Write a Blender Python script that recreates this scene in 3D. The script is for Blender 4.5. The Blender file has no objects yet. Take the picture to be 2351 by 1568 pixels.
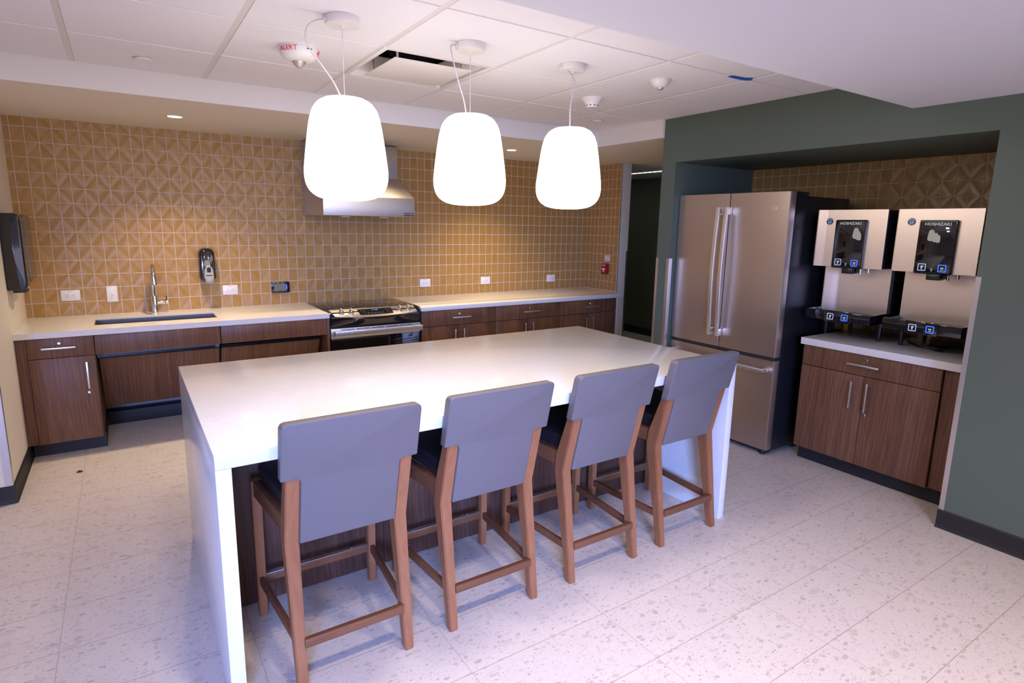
import bpy, bmesh, math, random
from mathutils import Vector, Matrix
random.seed(7)
S = bpy.context.scene
COL = S.collection
PI = math.pi

# ------------------------------------------------------------------ helpers
class B:
    """collects shapes, in world metres, into one mesh"""
    def __init__(self):
        self.bm = bmesh.new()
    def _take(self, other, mat=0):
        for f in other.faces:
            f.material_index = mat
        me = bpy.data.meshes.new('tmp')
        other.to_mesh(me); other.free()
        self.bm.from_mesh(me)
        bpy.data.meshes.remove(me)
        return self
    def box(self, x0, x1, y0, y1, z0, z1, bev=0.0, seg=2, mat=0, rot=None, piv=None):
        b = bmesh.new()
        bmesh.ops.create_cube(b, size=1)
        c = Vector(((x0+x1)/2, (y0+y1)/2, (z0+z1)/2))
        for v in b.verts:
            v.co = Vector((v.co.x*(x1-x0), v.co.y*(y1-y0), v.co.z*(z1-z0))) + c
        if bev > 0:
            bmesh.ops.bevel(b, geom=b.edges[:], offset=bev, segments=seg, affect='EDGES', profile=0.5)
        if rot is not None:
            p = Vector(piv) if piv is not None else c
            bmesh.ops.rotate(b, verts=b.verts, cent=p, matrix=rot)
        return self._take(b, mat)
    def prism(self, pts, axis, a0, a1, bev=0.0, seg=2, mat=0, xf=None):
        """polygon extruded along axis; pts in the other two axes in order (x,y,z minus axis)"""
        b = bmesh.new()
        def mk(p, a):
            if axis == 'x': return (a, p[0], p[1])
            if axis == 'y': return (p[0], a, p[1])
            return (p[0], p[1], a)
        v0 = [b.verts.new(mk(p, a0)) for p in pts]
        v1 = [b.verts.new(mk(p, a1)) for p in pts]
        n = len(pts)
        b.faces.new(v0); b.faces.new(v1[::-1])
        for i in range(n):
            b.faces.new((v0[i], v1[i], v1[(i+1) % n], v0[(i+1) % n]))
        bmesh.ops.recalc_face_normals(b, faces=b.faces[:])
        if bev > 0:
            bmesh.ops.bevel(b, geom=b.edges[:], offset=bev, segments=seg, affect='EDGES', profile=0.5)
        if xf:
            for v in b.verts: v.co = Vector(xf(*v.co))
        return self._take(b, mat)
    def cyl(self, p0, p1, r0, r1=None, n=24, mat=0, bev=0.0):
        r1 = r0 if r1 is None else r1
        p0 = Vector(p0); p1 = Vector(p1); d = p1-p0
        b = bmesh.new()
        bmesh.ops.create_cone(b, cap_ends=True, segments=n, radius1=r0, radius2=r1, depth=d.length)
        if bev > 0:
            ed = [e for e in b.edges if any(len(f.verts) > 4 for f in e.link_faces)]
            bmesh.ops.bevel(b, geom=ed, offset=bev, segments=2, affect='EDGES', profile=0.5)
        q = Vector((0, 0, 1)).rotation_difference(d.normalized()).to_matrix().to_4x4()
        bmesh.ops.transform(b, matrix=Matrix.Translation((p0+p1)/2) @ q, verts=b.verts)
        return self._take(b, mat)
    def lathe(self, prof, c, axis=(0, 0, 1), n=48, mat=0, sx=1.0):
        """prof: list of (r, h) along axis from c"""
        b = bmesh.new()
        rings = []
        for r, h in prof:
            if r < 1e-6:
                rings.append([b.verts.new((0, 0, h))])
            else:
                rings.append([b.verts.new((r*math.cos(2*PI*k/n)*sx, r*math.sin(2*PI*k/n), h)) for k in range(n)])
        for A, D in zip(rings, rings[1:]):
            for k in range(n):
                k2 = (k+1) % n
                if len(A) == 1 and len(D) == 1: continue
                if len(A) == 1: b.faces.new((A[0], D[k], D[k2]))
                elif len(D) == 1: b.faces.new((A[k], D[0], A[k2]))
                else: b.faces.new((A[k], D[k], D[k2], A[k2]))
        bmesh.ops.recalc_face_normals(b, faces=b.faces[:])
        q = Vector((0, 0, 1)).rotation_difference(Vector(axis).normalized()).to_matrix().to_4x4()
        bmesh.ops.transform(b, matrix=Matrix.Translation(c) @ q, verts=b.verts)
        return self._take(b, mat)
    def tube(self, pts, r, n=10, mat=0, smooth=3, rs=None):
        P = [Vector(p) for p in pts]
        rad = rs[:] if rs else [r]*len(P)
        if smooth and len(P) > 2:
            Q = []; R = []
            for i in range(len(P)-1):
                a = P[max(i-1, 0)]; b_ = P[i]; c = P[i+1]; d = P[min(i+2, len(P)-1)]
                for k in range(smooth):
                    t = k/smooth
                    Q.append(0.5*((2*b_)+(c-a)*t+(2*a-5*b_+4*c-d)*t*t+(3*b_-a-3*c+d)*t**3))
                    R.append(rad[i]*(1-t)+rad[i+1]*t)
            Q.append(P[-1]); R.append(rad[-1]); P = Q; rad = R
        b = bmesh.new(); rings = []
        up = Vector((0.13, 0.31, 0.94)).normalized()
        for i, p in enumerate(P):
            t = (P[min(i+1, len(P)-1)]-P[max(i-1, 0)]).normalized()
            u = up - t*up.dot(t)
            if u.length < 1e-3: u = Vector((1, 0, 0)) - t*t.x
            u.normalize(); up = u; w = t.cross(u)
            rings.append([b.verts.new(p+(u*math.cos(2*PI*k/n)+w*math.sin(2*PI*k/n))*rad[i]) for k in range(n)])
        for A, D in zip(rings, rings[1:]):
            for k in range(n):
                b.faces.new((A[k], A[(k+1) % n], D[(k+1) % n], D[k]))
        b.faces.new(rings[0][::-1]); b.faces.new(rings[-1])
        return self._take(b, mat)
    def map(self, fn):
        for v in self.bm.verts: v.co = Vector(fn(*v.co))
        return self

def base_of(o):
    p = Vector((0, 0, 0))
    while o is not None:
        p += o.location; o = o.parent
    return p

def obj(name, b, mats, parent=None, loc=None, smooth=True):
    me = bpy.data.meshes.new(name)
    if parent is not None: off = base_of(parent)
    else: off = Vector(loc) if loc is not None else Vector((0, 0, 0))
    for v in b.bm.verts: v.co -= off
    b.bm.to_mesh(me); b.bm.free()
    for m in (mats if isinstance(mats, (list, tuple)) else [mats]): me.materials.append(m)
    if smooth:
        for p in me.polygons: p.use_smooth = True
        me.set_sharp_from_angle(angle=math.radians(35))
    o = bpy.data.objects.new(name, me); COL.objects.link(o)
    if parent is not None: o.parent = parent
    elif loc is not None: o.location = loc
    return o

def tag(o, label, cat, group=None):
    o['label'] = label; o['category'] = cat
    if group: o['group'] = group
    return o
def thing(name, loc, label, cat, group=None):
    o = bpy.data.objects.new(name, None); o.empty_display_size = 0.05
    COL.objects.link(o); o.location = loc
    return tag(o, label, cat, group)
def struct(name, b, m, smooth=True):
    o = obj(name, b, m, smooth=smooth); o['kind'] = 'structure'
    return o
def lab(o, text):
    o['label'] = text; return o
def copy_tree(o, parent=None):
    c = o.copy(); COL.objects.link(c)
    if parent is not None: c.parent = parent
    for ch in list(o.children):
        if ch is not c: copy_tree(ch, c)
    return c

def text_bm(s, size, depth=0.0006):
    """flat lettering as a mesh in its own xy plane, centred"""
    cu = bpy.data.curves.new('t', 'FONT'); cu.body = s; cu.size = size
    cu.align_x = 'CENTER'; cu.align_y = 'CENTER'; cu.extrude = depth; cu.resolution_u = 3
    to = bpy.data.objects.new('t', cu); COL.objects.link(to)
    bpy.context.view_layer.update()
    dg = bpy.context.evaluated_depsgraph_get()
    me = bpy.data.meshes.new_from_object(to.evaluated_get(dg))
    b = B(); b.bm.from_mesh(me)
    bpy.data.objects.remove(to); bpy.data.curves.remove(cu); bpy.data.meshes.remove(me)
    return b
def face_y(b, x, y, z, sx=1.0):      # lettering on a surface facing -y
    return b.map(lambda a, c, d: (x+a*sx, y-d, z+c))
def face_x(b, x, y, z, sx=1.0):      # lettering on a surface facing -x
    return b.map(lambda a, c, d: (x-d, y-a*sx, z+c))

# ------------------------------------------------------------------ materials
def srgb(r, g, b):
    f = lambda c: (c/255/12.92) if c/255 <= 0.04045 else ((c/255+0.055)/1.055)**2.4
    return (f(r), f(g), f(b), 1)
class N:
    def __init__(self, name):
        self.m = bpy.data.materials.new(name); self.m.use_nodes = True
        self.t = self.m.node_tree; self.t.nodes.clear()
        self.out = self.t.nodes.new('ShaderNodeOutputMaterial')
        self.b = self.t.nodes.new('ShaderNodeBsdfPrincipled')
        self.t.links.new(self.b.outputs[0], self.out.inputs[0])
    def n(self, typ, **kw):
        x = self.t.nodes.new(typ)
        for k, v in kw.items(): setattr(x, k, v)
        return x
    def put(self, sock, v):
        if isinstance(v, bpy.types.NodeSocket): self.t.links.new(v, sock)
        else: sock.default_value = v
    def math(self, op, a, b=0.0, c=0.0):
        x = self.n('ShaderNodeMath', operation=op)
        self.put(x.inputs[0], a); self.put(x.inputs[1], b); self.put(x.inputs[2], c)
        return x.outputs[0]
    def mix(self, f, a, b, mode='MIX'):
        x = self.n('ShaderNodeMix', data_type='RGBA', blend_type=mode)
        self.put(x.inputs[0], f); self.put(x.inputs[6], a); self.put(x.inputs[7], b)
        return x.outputs[2]
    def ramp(self, f, stops, interp='LINEAR'):
        x = self.n('ShaderNodeValToRGB'); self.put(x.inputs[0], f)
        e = x.color_ramp; e.interpolation = interp
        while len(e.elements) < len(stops): e.elements.new(0.5)
        for el, (p, c) in zip(e.elements, stops): el.position = p; el.color = c
        return x.outputs[0]
    def pos(self): return self.n('ShaderNodeNewGeometry').outputs['Position']
    def objco(self): return self.n('ShaderNodeTexCoord').outputs['Object']
    def sep(self, v):
        x = self.n('ShaderNodeSeparateXYZ'); self.put(x.inputs[0], v); return x.outputs
    def comb(self, a, b, c=0.0):
        x = self.n('ShaderNodeCombineXYZ')
        self.put(x.inputs[0], a); self.put(x.inputs[1], b); self.put(x.inputs[2], c); return x.outputs[0]
    def scale(self, v, s):
        x = self.n('ShaderNodeVectorMath', operation='MULTIPLY'); self.put(x.inputs[0], v); x.inputs[1].default_value = s
        return x.outputs[0]
    def noise(self, v, sc, det=3.0, rough=0.55, dist=0.0):
        x = self.n('ShaderNodeTexNoise'); self.put(x.inputs['Vector'], v)
        x.inputs['Scale'].default_value = sc; x.inputs['Detail'].default_value = det
        x.inputs['Roughness'].default_value = rough; x.inputs['Distortion'].default_value = dist
        return x.outputs[0]
    def white(self, v):
        x = self.n('ShaderNodeTexWhiteNoise', noise_dimensions='3D'); self.put(x.inputs[0], v); return x.outputs[0]
    def voro(self, v, sc, feature='F1', out='Distance', rnd=1.0):
        x = self.n('ShaderNodeTexVoronoi', feature=feature); self.put(x.inputs['Vector'], v)
        x.inputs['Scale'].default_value = sc; x.inputs['Randomness'].default_value = rnd
        return x
    def bump(self, h, s, d):
        x = self.n('ShaderNodeBump'); x.inputs['Strength'].default_value = s; x.inputs['Distance'].default_value = d
        self.put(x.inputs['Height'], h); self.t.links.new(x.outputs[0], self.b.inputs['Normal'])
    def set(self, **kw):
        names = dict(col='Base Color', rough='Roughness', metal='Metallic', spec='Specular IOR Level', coat='Coat Weight',
                     coatr='Coat Roughness', emc='Emission Color', ems='Emission Strength', alpha='Alpha', trans='Transmission Weight', ior='IOR',
                     aniso='Anisotropic')
        for k, v in kw.items(): self.put(self.b.inputs[names[k]], v)
        return self

def plain(name, col, rough=0.5, metal=0.0, var=0.04, vs=8.0, bump=0.0, bs=300.0, **kw):
    k = N(name); p = k.objco()
    n = k.noise(p, vs, 3)
    dark = tuple(c*(1-var*2) for c in col[:3])+(1,)
    k.set(col=k.mix(n, dark, col), rough=rough, metal=metal, **kw)
    if bump: k.bump(k.noise(p, bs, 2), bump, 0.001)
    return k.m

def emit(name, col, s):
    k = N(name); k.set(col=(0.03, 0.03, 0.03, 1), emc=col, ems=s, rough=0.4); return k.m

TW, TH, X0, HC = 0.0769, 0.1015, -0.0407, 0.833
def tile_mat(name, axis, u0, v0, tw, th, sgn=1.0):
    k = N(name); x, y, z = k.sep(k.pos())[:3]
    hor = x if axis == 'x' else y
    u = k.math('DIVIDE', k.math('SUBTRACT', hor, u0), tw*sgn)
    v = k.math('DIVIDE', k.math('SUBTRACT', z, v0), th)
    fu = k.math('FRACT', u); fv = k.math('FRACT', v)
    # grout
    eu = k.math('MULTIPLY', k.math('SUBTRACT', 0.5, k.math('ABSOLUTE', k.math('SUBTRACT', fu, 0.5))), tw)
    ev = k.math('MULTIPLY', k.math('SUBTRACT', 0.5, k.math('ABSOLUTE', k.math('SUBTRACT', fv, 0.5))), th)
    edge = k.math('MINIMUM', eu, ev)
    grout = k.n('ShaderNodeMapRange', interpolation_type='SMOOTHSTEP'); k.put(grout.inputs[0], edge)
    grout.inputs[1].default_value = 0.0014; grout.inputs[2].default_value = 0.0032
    grout.inputs[3].default_value = 1.0; grout.inputs[4].default_value = 0.0
    g = grout.outputs[0]
    a = k.math('PINGPONG', u, 1.0); b = k.math('PINGPONG', v, 1.0)
    d = k.math('SUBTRACT', b, a)
    cell = k.comb(k.math('FLOOR', u), k.math('FLOOR', v), 3.0)
    rnd = k.white(cell)
    amp = k.n('ShaderNodeValToRGB'); k.put(amp.inputs[0], k.math('MULTIPLY_ADD', d, 0.5, 0.5))
    cr = amp.color_ramp
    for _ in range(5): cr.elements.new(0.5)
    for el, (p, c) in zip(cr.elements, [(0.0, 0.8), (0.22, 0.55), (0.34, 0.10), (0.47, 0.25), (0.5, 1.0), (0.72, 0.6), (0.86, 0.15)]):
        el.position = p; el.color = (c, c, c, 1)
    wave = k.math('SINE', k.math('MULTIPLY', d, 2*PI*9.0))
    ridges = k.math('MULTIPLY', wave, amp.outputs[0])
    tilt = k.math('MULTIPLY', k.math('ABSOLUTE', d), k.math('MULTIPLY_ADD', rnd, 0.0034, 0.0004))
    h = k.math('MULTIPLY_ADD', ridges, 0.00060, tilt)
    h = k.math('MULTIPLY', h, k.math('SUBTRACT', 1.0, g))
    h = k.math('SUBTRACT', h, k.math('MULTIPLY', g, 0.0012))
    pool = k.math('MULTIPLY_ADD', ridges, 0.5, 0.5)          # glaze pools darker in the grooves
    c1 = k.mix(rnd, (0.43, 0.225, 0.052, 1), (0.51, 0.278, 0.068, 1))
    c2 = k.mix(pool, k.mix(0.80, c1, (0.22, 0.118, 0.014, 1)), k.mix(0.40, c1, (0.61, 0.37, 0.14, 1)))
    cl = k.noise(k.pos(), 30.0, 3)
    c2 = k.mix(0.18, c2, k.ramp(cl, [(0.3, (0.29, 0.15, 0.04, 1)), (0.7, (0.58, 0.34, 0.12, 1))]))
    col = k.mix(g, c2, (0.66, 0.55, 0.47, 1))
    rough = k.math('MULTIPLY_ADD', g, 0.5, 0.30)
    k.set(col=col, rough=rough, spec=0.5)
    k.bump(h, 1.0, 1.0)
    return k.m

def floor_mat():
    k = N('terrazzo_tile'); p = k.pos(); x, y, z = k.sep(p)[:3]
    u = k.math('DIVIDE', k.math('SUBTRACT', x, 3.345), 0.6099); v = k.math('DIVIDE', k.math('SUBTRACT', y, -3.745), 0.291)
    fu = k.math('FRACT', u); fv = k.math('FRACT', v)
    eu = k.math('MULTIPLY', k.math('SUBTRACT', 0.5, k.math('ABSOLUTE', k.math('SUBTRACT', fu, 0.5))), 0.6099)
    ev = k.math('MULTIPLY', k.math('SUBTRACT', 0.5, k.math('ABSOLUTE', k.math('SUBTRACT', fv, 0.5))), 0.291)
    gu = k.math('LESS_THAN', eu, 0.0013); gv = k.math('LESS_THAN', ev, 0.0016)
    cell = k.comb(k.math('FLOOR', u), k.math('FLOOR', v), 1.0)
    off = k.white(cell)
    # each tile samples another piece of the stone
    q = k.n('ShaderNodeVectorMath', operation='ADD'); k.put(q.inputs[0], p)
    k.put(q.inputs[1], k.comb(k.math('MULTIPLY', off, 7.0), k.math('MULTIPLY', off, 13.0), 0.0))
    qq = q.outputs[0]
    wob = k.n('ShaderNodeTexNoise'); k.put(wob.inputs['Vector'], qq); wob.inputs['Scale'].default_value = 22.0; wob.inputs['Detail'].default_value = 2.0
    w2 = k.n('ShaderNodeVectorMath', operation='MULTIPLY_ADD'); k.put(w2.inputs[0], wob.outputs[1]); w2.inputs[1].default_value = (0.022, 0.022, 0); k.put(w2.inputs[2], qq)
    warp = w2.outputs[0]
    base = k.mix(k.noise(qq, 5.0, 4), (0.63, 0.55, 0.49, 1), (0.72, 0.635, 0.57, 1))
    base = k.mix(k.math('MULTIPLY', k.noise(qq, 60.0, 3), 0.35), base, (0.52, 0.46, 0.42, 1))
    col = base
    for sc, th, stretch, frac, cols in (
            (14.0, 0.34, (1.0, 1.9, 0), 0.20, ((0.50, 0.44, 0.40, 1), (0.47, 0.40, 0.33, 1), (0.57, 0.52, 0.49, 1), (0.50, 0.36, 0.25, 1))),
            (30.0, 0.34, (1.0, 1.9, 0), 0.48, ((0.38, 0.33, 0.31, 1), (0.47, 0.34, 0.25, 1), (0.45, 0.41, 0.40, 1), (0.56, 0.50, 0.46, 1))),
            (64.0, 0.30, (1.0, 1.6, 0), 0.42, ((0.30, 0.26, 0.24, 1), (0.45, 0.33, 0.24, 1), (0.41, 0.37, 0.36, 1), (0.52, 0.46, 0.42, 1))),
            (140.0, 0.30, (1.0, 1.4, 0), 0.35, ((0.33, 0.28, 0.25, 1), (0.43, 0.34, 0.26, 1), (0.42, 0.38, 0.36, 1), (0.50, 0.45, 0.42, 1)))):
        vo = k.voro(k.scale(warp, stretch), sc)
        r = k.sep(vo.outputs['Color'])
        size = k.math('MULTIPLY_ADD', r[1], 0.22, th-0.10)
        chip = k.math('MULTIPLY', k.math('LESS_THAN', vo.outputs['Distance'], size), k.math('LESS_THAN', r[0], frac))
        cc = k.ramp(r[2], [(0.0, cols[0]), (0.3, cols[1]), (0.55, cols[2]), (0.8, cols[3])], 'CONSTANT')
        col = k.mix(k.math('MULTIPLY', chip, k.math('MULTIPLY_ADD', r[0], 0.9, 0.28)), col, cc)
    col = k.mix(k.math('MULTIPLY', gu, 0.60), col, (0.33, 0.26, 0.21, 1))
    col = k.mix(k.math('MULTIPLY', gv, 0.75), col, (0.36, 0.26, 0.19, 1))
    k.set(col=col, rough=k.math('MULTIPLY_ADD', k.noise(qq, 9.0), 0.12, 0.36), spec=0.4)
    k.bump(k.math('SUBTRACT', 1.0, k.math('MAXIMUM', gu, gv)), 0.3, 0.0008)
    return k.m

def wood_mat(name, dark, mid, light, grain='z', co='pos', sc=1.0, rough=0.42, wv=0.14):
    k = N(name)
    if co == 'pos': p = k.pos()
    else:
        q = k.n('ShaderNodeVectorMath', operation='ADD'); k.put(q.inputs[0], k.objco())
        r = k.n('ShaderNodeObjectInfo').outputs['Random']; k.put(q.inputs[1], k.comb(k.math('MULTIPLY', r, 9.0), r, k.math('MULTIPLY', r, 5.0)))
        p = q.outputs[0]
    s = {'z': (1, 1, 0.06), 'x': (0.06, 1, 1), 'y': (1, 0.06, 1), 'zx': (1, 0.04, 0.04), 'zy': (0.04, 1, 0.04)}[grain]
    v = k.scale(p, tuple(a*sc for a in s))
    broad = k.noise(v, 9.0, 4, 0.6, 1.2)
    x = k.n('ShaderNodeTexWave', wave_type='BANDS', bands_direction='DIAGONAL'); k.put(x.inputs[0], v)
    x.inputs['Scale'].default_value = 22.0; x.inputs['Distortion'].default_value = 9.0; x.inputs['Detail'].default_value = 3.0; x.inputs['Detail Scale'].default_value = 1.4
    fine = k.noise(v, 160.0, 3, 0.7)
    f = k.math('MULTIPLY_ADD', x.outputs[1], wv, k.math('MULTIPLY_ADD', broad, 0.55, k.math('MULTIPLY', fine, 0.45-wv)))
    k.set(col=k.ramp(f, [(0.28, dark), (0.55, mid), (0.82, light)]), rough=rough, spec=0.35)
    k.bump(fine, 0.08, 0.0004)
    return k.m

def quartz_mat():
    k = N('white_quartz'); p = k.pos()
    n = k.noise(p, 7.0, 6, 0.65, 1.6)
    vein = k.ramp(n, [(0.485, (0, 0, 0, 1)), (0.5, (1, 1, 1, 1)), (0.515, (0, 0, 0, 1))])
    fl = k.noise(p, 26.0, 5, 0.6, 0.8)
    fleck = k.ramp(fl, [(0.62, (0, 0, 0, 1)), (0.70, (1, 1, 1, 1))])
    base = k.mix(k.noise(p, 3.0, 3), (0.70, 0.68, 0.66, 1), (0.75, 0.73, 0.71, 1))
    c = k.mix(k.math('MULTIPLY', vein, 0.20), base, (0.48, 0.45, 0.43, 1))
    c = k.mix(k.math('MULTIPLY', fleck, 0.20), c, (0.50, 0.46, 0.43, 1))
    k.set(col=c, rough=0.16, spec=0.45)
    return k.m

def steel_mat(name, col, rough=0.28, grain='z', amt=0.12):
    k = N(name); p = k.objco()
    s = {'z': (220, 220, 1.5), 'x': (1.5, 220, 220), 'y': (220, 1.5, 220)}[grain]
    n = k.noise(k.scale(p, s), 1.0, 3, 0.6)
    k.set(col=k.mix(n, tuple(c*0.93 for c in col[:3])+(1,), col), metal=1.0, rough=k.math('MULTIPLY_ADD', n, amt, rough), aniso=0.5)
    k.bump(n, 0.03, 0.0003)
    return k.m

M = {}
M['tile'] = tile_mat('amber_relief_tile', 'x', X0+3*TW, HC+4*TH, TW, TH)
M['tile_side'] = tile_mat('amber_relief_tile_return', 'y', -0.526, HC+0.002, 0.0655, TH)
M['tile_alcove'] = tile_mat('amber_relief_tile_alcove', 'y', -3.345, 1.967, 0.0752, 0.0975)
M['floor'] = floor_mat()
M['walnut'] = wood_mat('walnut_laminate', (0.080, 0.036, 0.019, 1), (0.158, 0.073, 0.039, 1), (0.245, 0.128, 0.073, 1), 'zx', sc=1.3)
M['walnut_side'] = wood_mat('walnut_laminate_alcove', (0.080, 0.036, 0.019, 1), (0.158, 0.073, 0.039, 1), (0.245, 0.128, 0.073, 1), 'zy', sc=1.3)
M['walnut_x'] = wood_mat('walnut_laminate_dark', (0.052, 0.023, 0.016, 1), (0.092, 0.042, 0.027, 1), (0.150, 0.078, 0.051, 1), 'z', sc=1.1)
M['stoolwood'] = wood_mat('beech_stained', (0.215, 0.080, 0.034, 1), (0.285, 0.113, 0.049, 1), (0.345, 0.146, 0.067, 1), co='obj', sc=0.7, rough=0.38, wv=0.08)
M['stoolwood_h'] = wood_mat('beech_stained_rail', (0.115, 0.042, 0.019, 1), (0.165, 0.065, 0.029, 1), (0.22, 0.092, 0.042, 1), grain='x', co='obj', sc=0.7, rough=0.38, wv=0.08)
M['quartz'] = quartz_mat()
M['steel'] = steel_mat('brushed_steel', (0.66, 0.62, 0.58, 1), 0.30, 'z')
M['steel_h'] = steel_mat('brushed_steel_across', (0.62, 0.58, 0.54, 1), 0.36, 'x')
M['fridge'] = steel_mat('warm_fingerprint_proof_steel', (0.55, 0.455, 0.375, 1), 0.34, 'z', 0.08)
M['handle'] = steel_mat('satin_nickel', (0.82, 0.78, 0.74, 1), 0.30, 'x')
M['icesteel'] = steel_mat('brushed_steel_panel', (0.84, 0.72, 0.615, 1), 0.34, 'z', 0.10)
M['sinksteel'] = steel_mat('satin_sink_steel', (0.30, 0.285, 0.27, 1), 0.36, 'x')
M['chrome'] = plain('chrome', (0.80, 0.80, 0.80, 1), 0.06, 1.0, 0.01)
M['white_paint'] = plain('warm_white_paint', (0.76, 0.71, 0.64, 1), 0.6, var=0.012, vs=2.0, bump=0.05, bs=220)
M['ceil_tile'] = plain('ceiling_panel', (0.80, 0.785, 0.825, 1), 0.85, var=0.02, vs=40.0, bump=0.12, bs=420)
M['gyp'] = plain('white_gypsum', (0.77, 0.77, 0.82, 1), 0.75, var=0.012, vs=2.0)
M['tee'] = plain('ceiling_tee', (0.70, 0.67, 0.66, 1), 0.5, var=0.01)
M['green'] = plain('dark_green_paint', (0.094, 0.125, 0.094, 1), 0.5, var=0.03, vs=3.0, bump=0.06, bs=260)
M['olive'] = plain('dark_olive_paint', (0.115, 0.108, 0.075, 1), 0.6, var=0.03, vs=3.0)
M['rubber'] = plain('black_rubber_base', (0.013, 0.011, 0.012, 1), 0.6, var=0.05)
M['black'] = plain('black_plastic', (0.012, 0.012, 0.014, 1), 0.30, var=0.05)
M['gloss_black'] = plain('gloss_black_plastic', (0.008, 0.008, 0.011, 1), 0.08, var=0.03, coat=0.4)
M['black_glass'] = plain('black_glass', (0.006, 0.006, 0.008, 1), 0.03, var=0.02, spec=0.7)
M['blackmetal'] = plain('black_textured_metal', (0.012, 0.012, 0.015, 1), 0.33, var=0.05, bump=0.1, bs=700)
M['grey_leather'] = plain('grey_leatherette', (0.140, 0.126, 0.130, 1), 0.48, var=0.05, vs=14.0, bump=0.22, bs=520)
M['black_vinyl'] = plain('black_vinyl', (0.012, 0.012, 0.016, 1), 0.32, var=0.06, vs=10, bump=0.15, bs=420)
M['white_plastic'] = plain('white_plastic', (0.78, 0.755, 0.74, 1), 0.35, var=0.01)
M['grey_plastic'] = plain('grey_plastic', (0.34, 0.325, 0.32, 1), 0.35, var=0.02)
M['slot'] = plain('slot_black', (0.02, 0.018, 0.018, 1), 0.6)
M['red'] = plain('red_enamel', (0.36, 0.012, 0.016, 1), 0.3, var=0.03)
M['red_ink'] = plain('red_ink', (0.75, 0.06, 0.05, 1), 0.5, var=0.0)
M['blue_tape'] = plain('blue_tape', (0.010, 0.105, 0.52, 1), 0.6, var=0.08, vs=60)
M['blue_enamel'] = plain('blue_enamel', (0.05, 0.33, 0.72, 1), 0.3, var=0.02)
M['grey_wall'] = plain('grey_wall_paint', (0.32, 0.31, 0.30, 1), 0.6)
M['shade'] = emit('opal_glass_lit', (1.0, 0.89, 0.83, 1), 4.8)
M['shade_top'] = emit('opal_glass_dim', (1.0, 0.93, 0.90, 1), 2.4)
M['led'] = emit('led_strip_lit', (0.85, 1.0, 0.97, 1), 6.0)
M['lamp'] = emit('downlight_lit', (1.0, 0.86, 0.66, 1), 14.0)
M['icon_blue'] = emit('icon_blue_lit', (0.02, 0.10, 1.0, 1), 2.2)
M['icon_pale'] = emit('icon_pale_lit', (0.42, 0.52, 1.0, 1), 0.75)
M['icon_white'] = emit('icon_white_lit', (0.8, 0.82, 0.9, 1), 0.55)
M['digit'] = emit('digit_blue_lit', (0.10, 0.20, 1.0, 1), 3.0)
M['screen'] = emit('grey_screen_lit', (0.30, 0.27, 0.29, 1), 0.30)
k = N('smoky_clear_plastic'); k.set(col=(0.20, 0.15, 0.12, 1), rough=0.10, alpha=0.45, spec=0.5); M['smoke'] = k.m
k = N('clear_lens'); k.set(col=(0.62, 0.58, 0.54, 1), rough=0.08, metal=0.6); M['lens'] = k.m
M['cable'] = plain('pale_cable', (0.55, 0.50, 0.52, 1), 0.5)

# ------------------------------------------------------------------ setting
ZC, ZS, ZB = 2.3505, 2.2163, 2.181          # grid ceiling, soffit, bulkhead
YS, XS = -1.339, 4.121                      # soffit faces
GX = 4.1405                                 # green wall face
W = 5.181                                   # tiled return wall
YL = -1.341                                 # end of the left wall
b = B(); b.box(-7, 9, -10.5, 3.2, -0.1, 0); struct('floor', b, M['floor'], False)
b = B(); b.box(0, W+0.12, 0, 0.12, 0, 2.5); struct('wall_back', b, M['tile'], False)
b = B(); b.box(W, W+0.004, -0.535, 0, 0, 2.25, mat=0); struct('wall_right_tile', b, M['tile_side'], False)
b = B(); b.box(W+0.004, 5.312, -0.545, 0, 0, 2.5); struct('wall_right_stub', b, M['white_paint'], False)
b = B(); b.box(W-0.004, W+0.004, -0.5452, -0.535, 0, 2.25); struct('trim_1', b, M['steel_h'])
b = B(); b.box(-0.12, 0, YL, 0.12, 0, 2.5); b.box(-7, -0.12, YL, YL+0.12, 0, 2.5); struct('wall_left', b, M['white_paint'], False)
b = B(); b.box(-4.3, -4.2, -10.5, YL, 0, 2.6); struct('wall_left_sky_block', b, M['white_paint'], False)  # unseen wall added to block sky light from the left
b = B(); b.box(0.0, 1.945, -0.012, 0.0, 0, 0.79); struct('wall_back_lower', b, M['grey_wall'], False)
b = B(); b.box(W+0.004, 5.312, 0.12, 3.2, 0, 2.5); struct('wall_corridor_left', b, M['olive'], False)
# soffit along the back wall and over the passage on the right
b = B(); b.box(-7, 5.40, YS, 0.05, ZS, 2.6); b.box(XS, 5.40, -2.06, YS, ZS, 2.6); struct('ceiling_soffit', b, M['white_paint'], False)
b = B(); b.box(5.40, 7.1, -2.2, 3.2, 2.22, 2.6); struct('ceiling_corridor', b, M['ceil_tile'], False)
b = B()
for yy in (-1.6, -1.0, -0.4, 0.2, 0.8, 1.4): b.box(5.40, 6.9, yy-0.012, yy+0.012, 2.216, 2.2205)
for xx in (5.75, 6.36): b.box(xx-0.012, xx+0.012, -2.2, 3.0, 2.216, 2.2205)
struct('trim_2', b, M['tee'], False)
b = B(); b.box(6.9, 7.0, -2.2, 3.2, 0, 2.6); b.box(5.31, 7.0, 3.1, 3.2, 0, 2.6); struct('wall_corridor', b, M['olive'], False)
b = B(); b.box(6.885, 6.9, -2.06, 3.1, 0, 0.10); struct('baseboard_corridor', b, M['rubber'])
# bulkhead at the front
b = B(); b.box(-7, GX+0.05, -10.5, -3.755, ZB, 2.6); struct('ceiling_bulkhead', b, M['gyp'], False)
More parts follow.
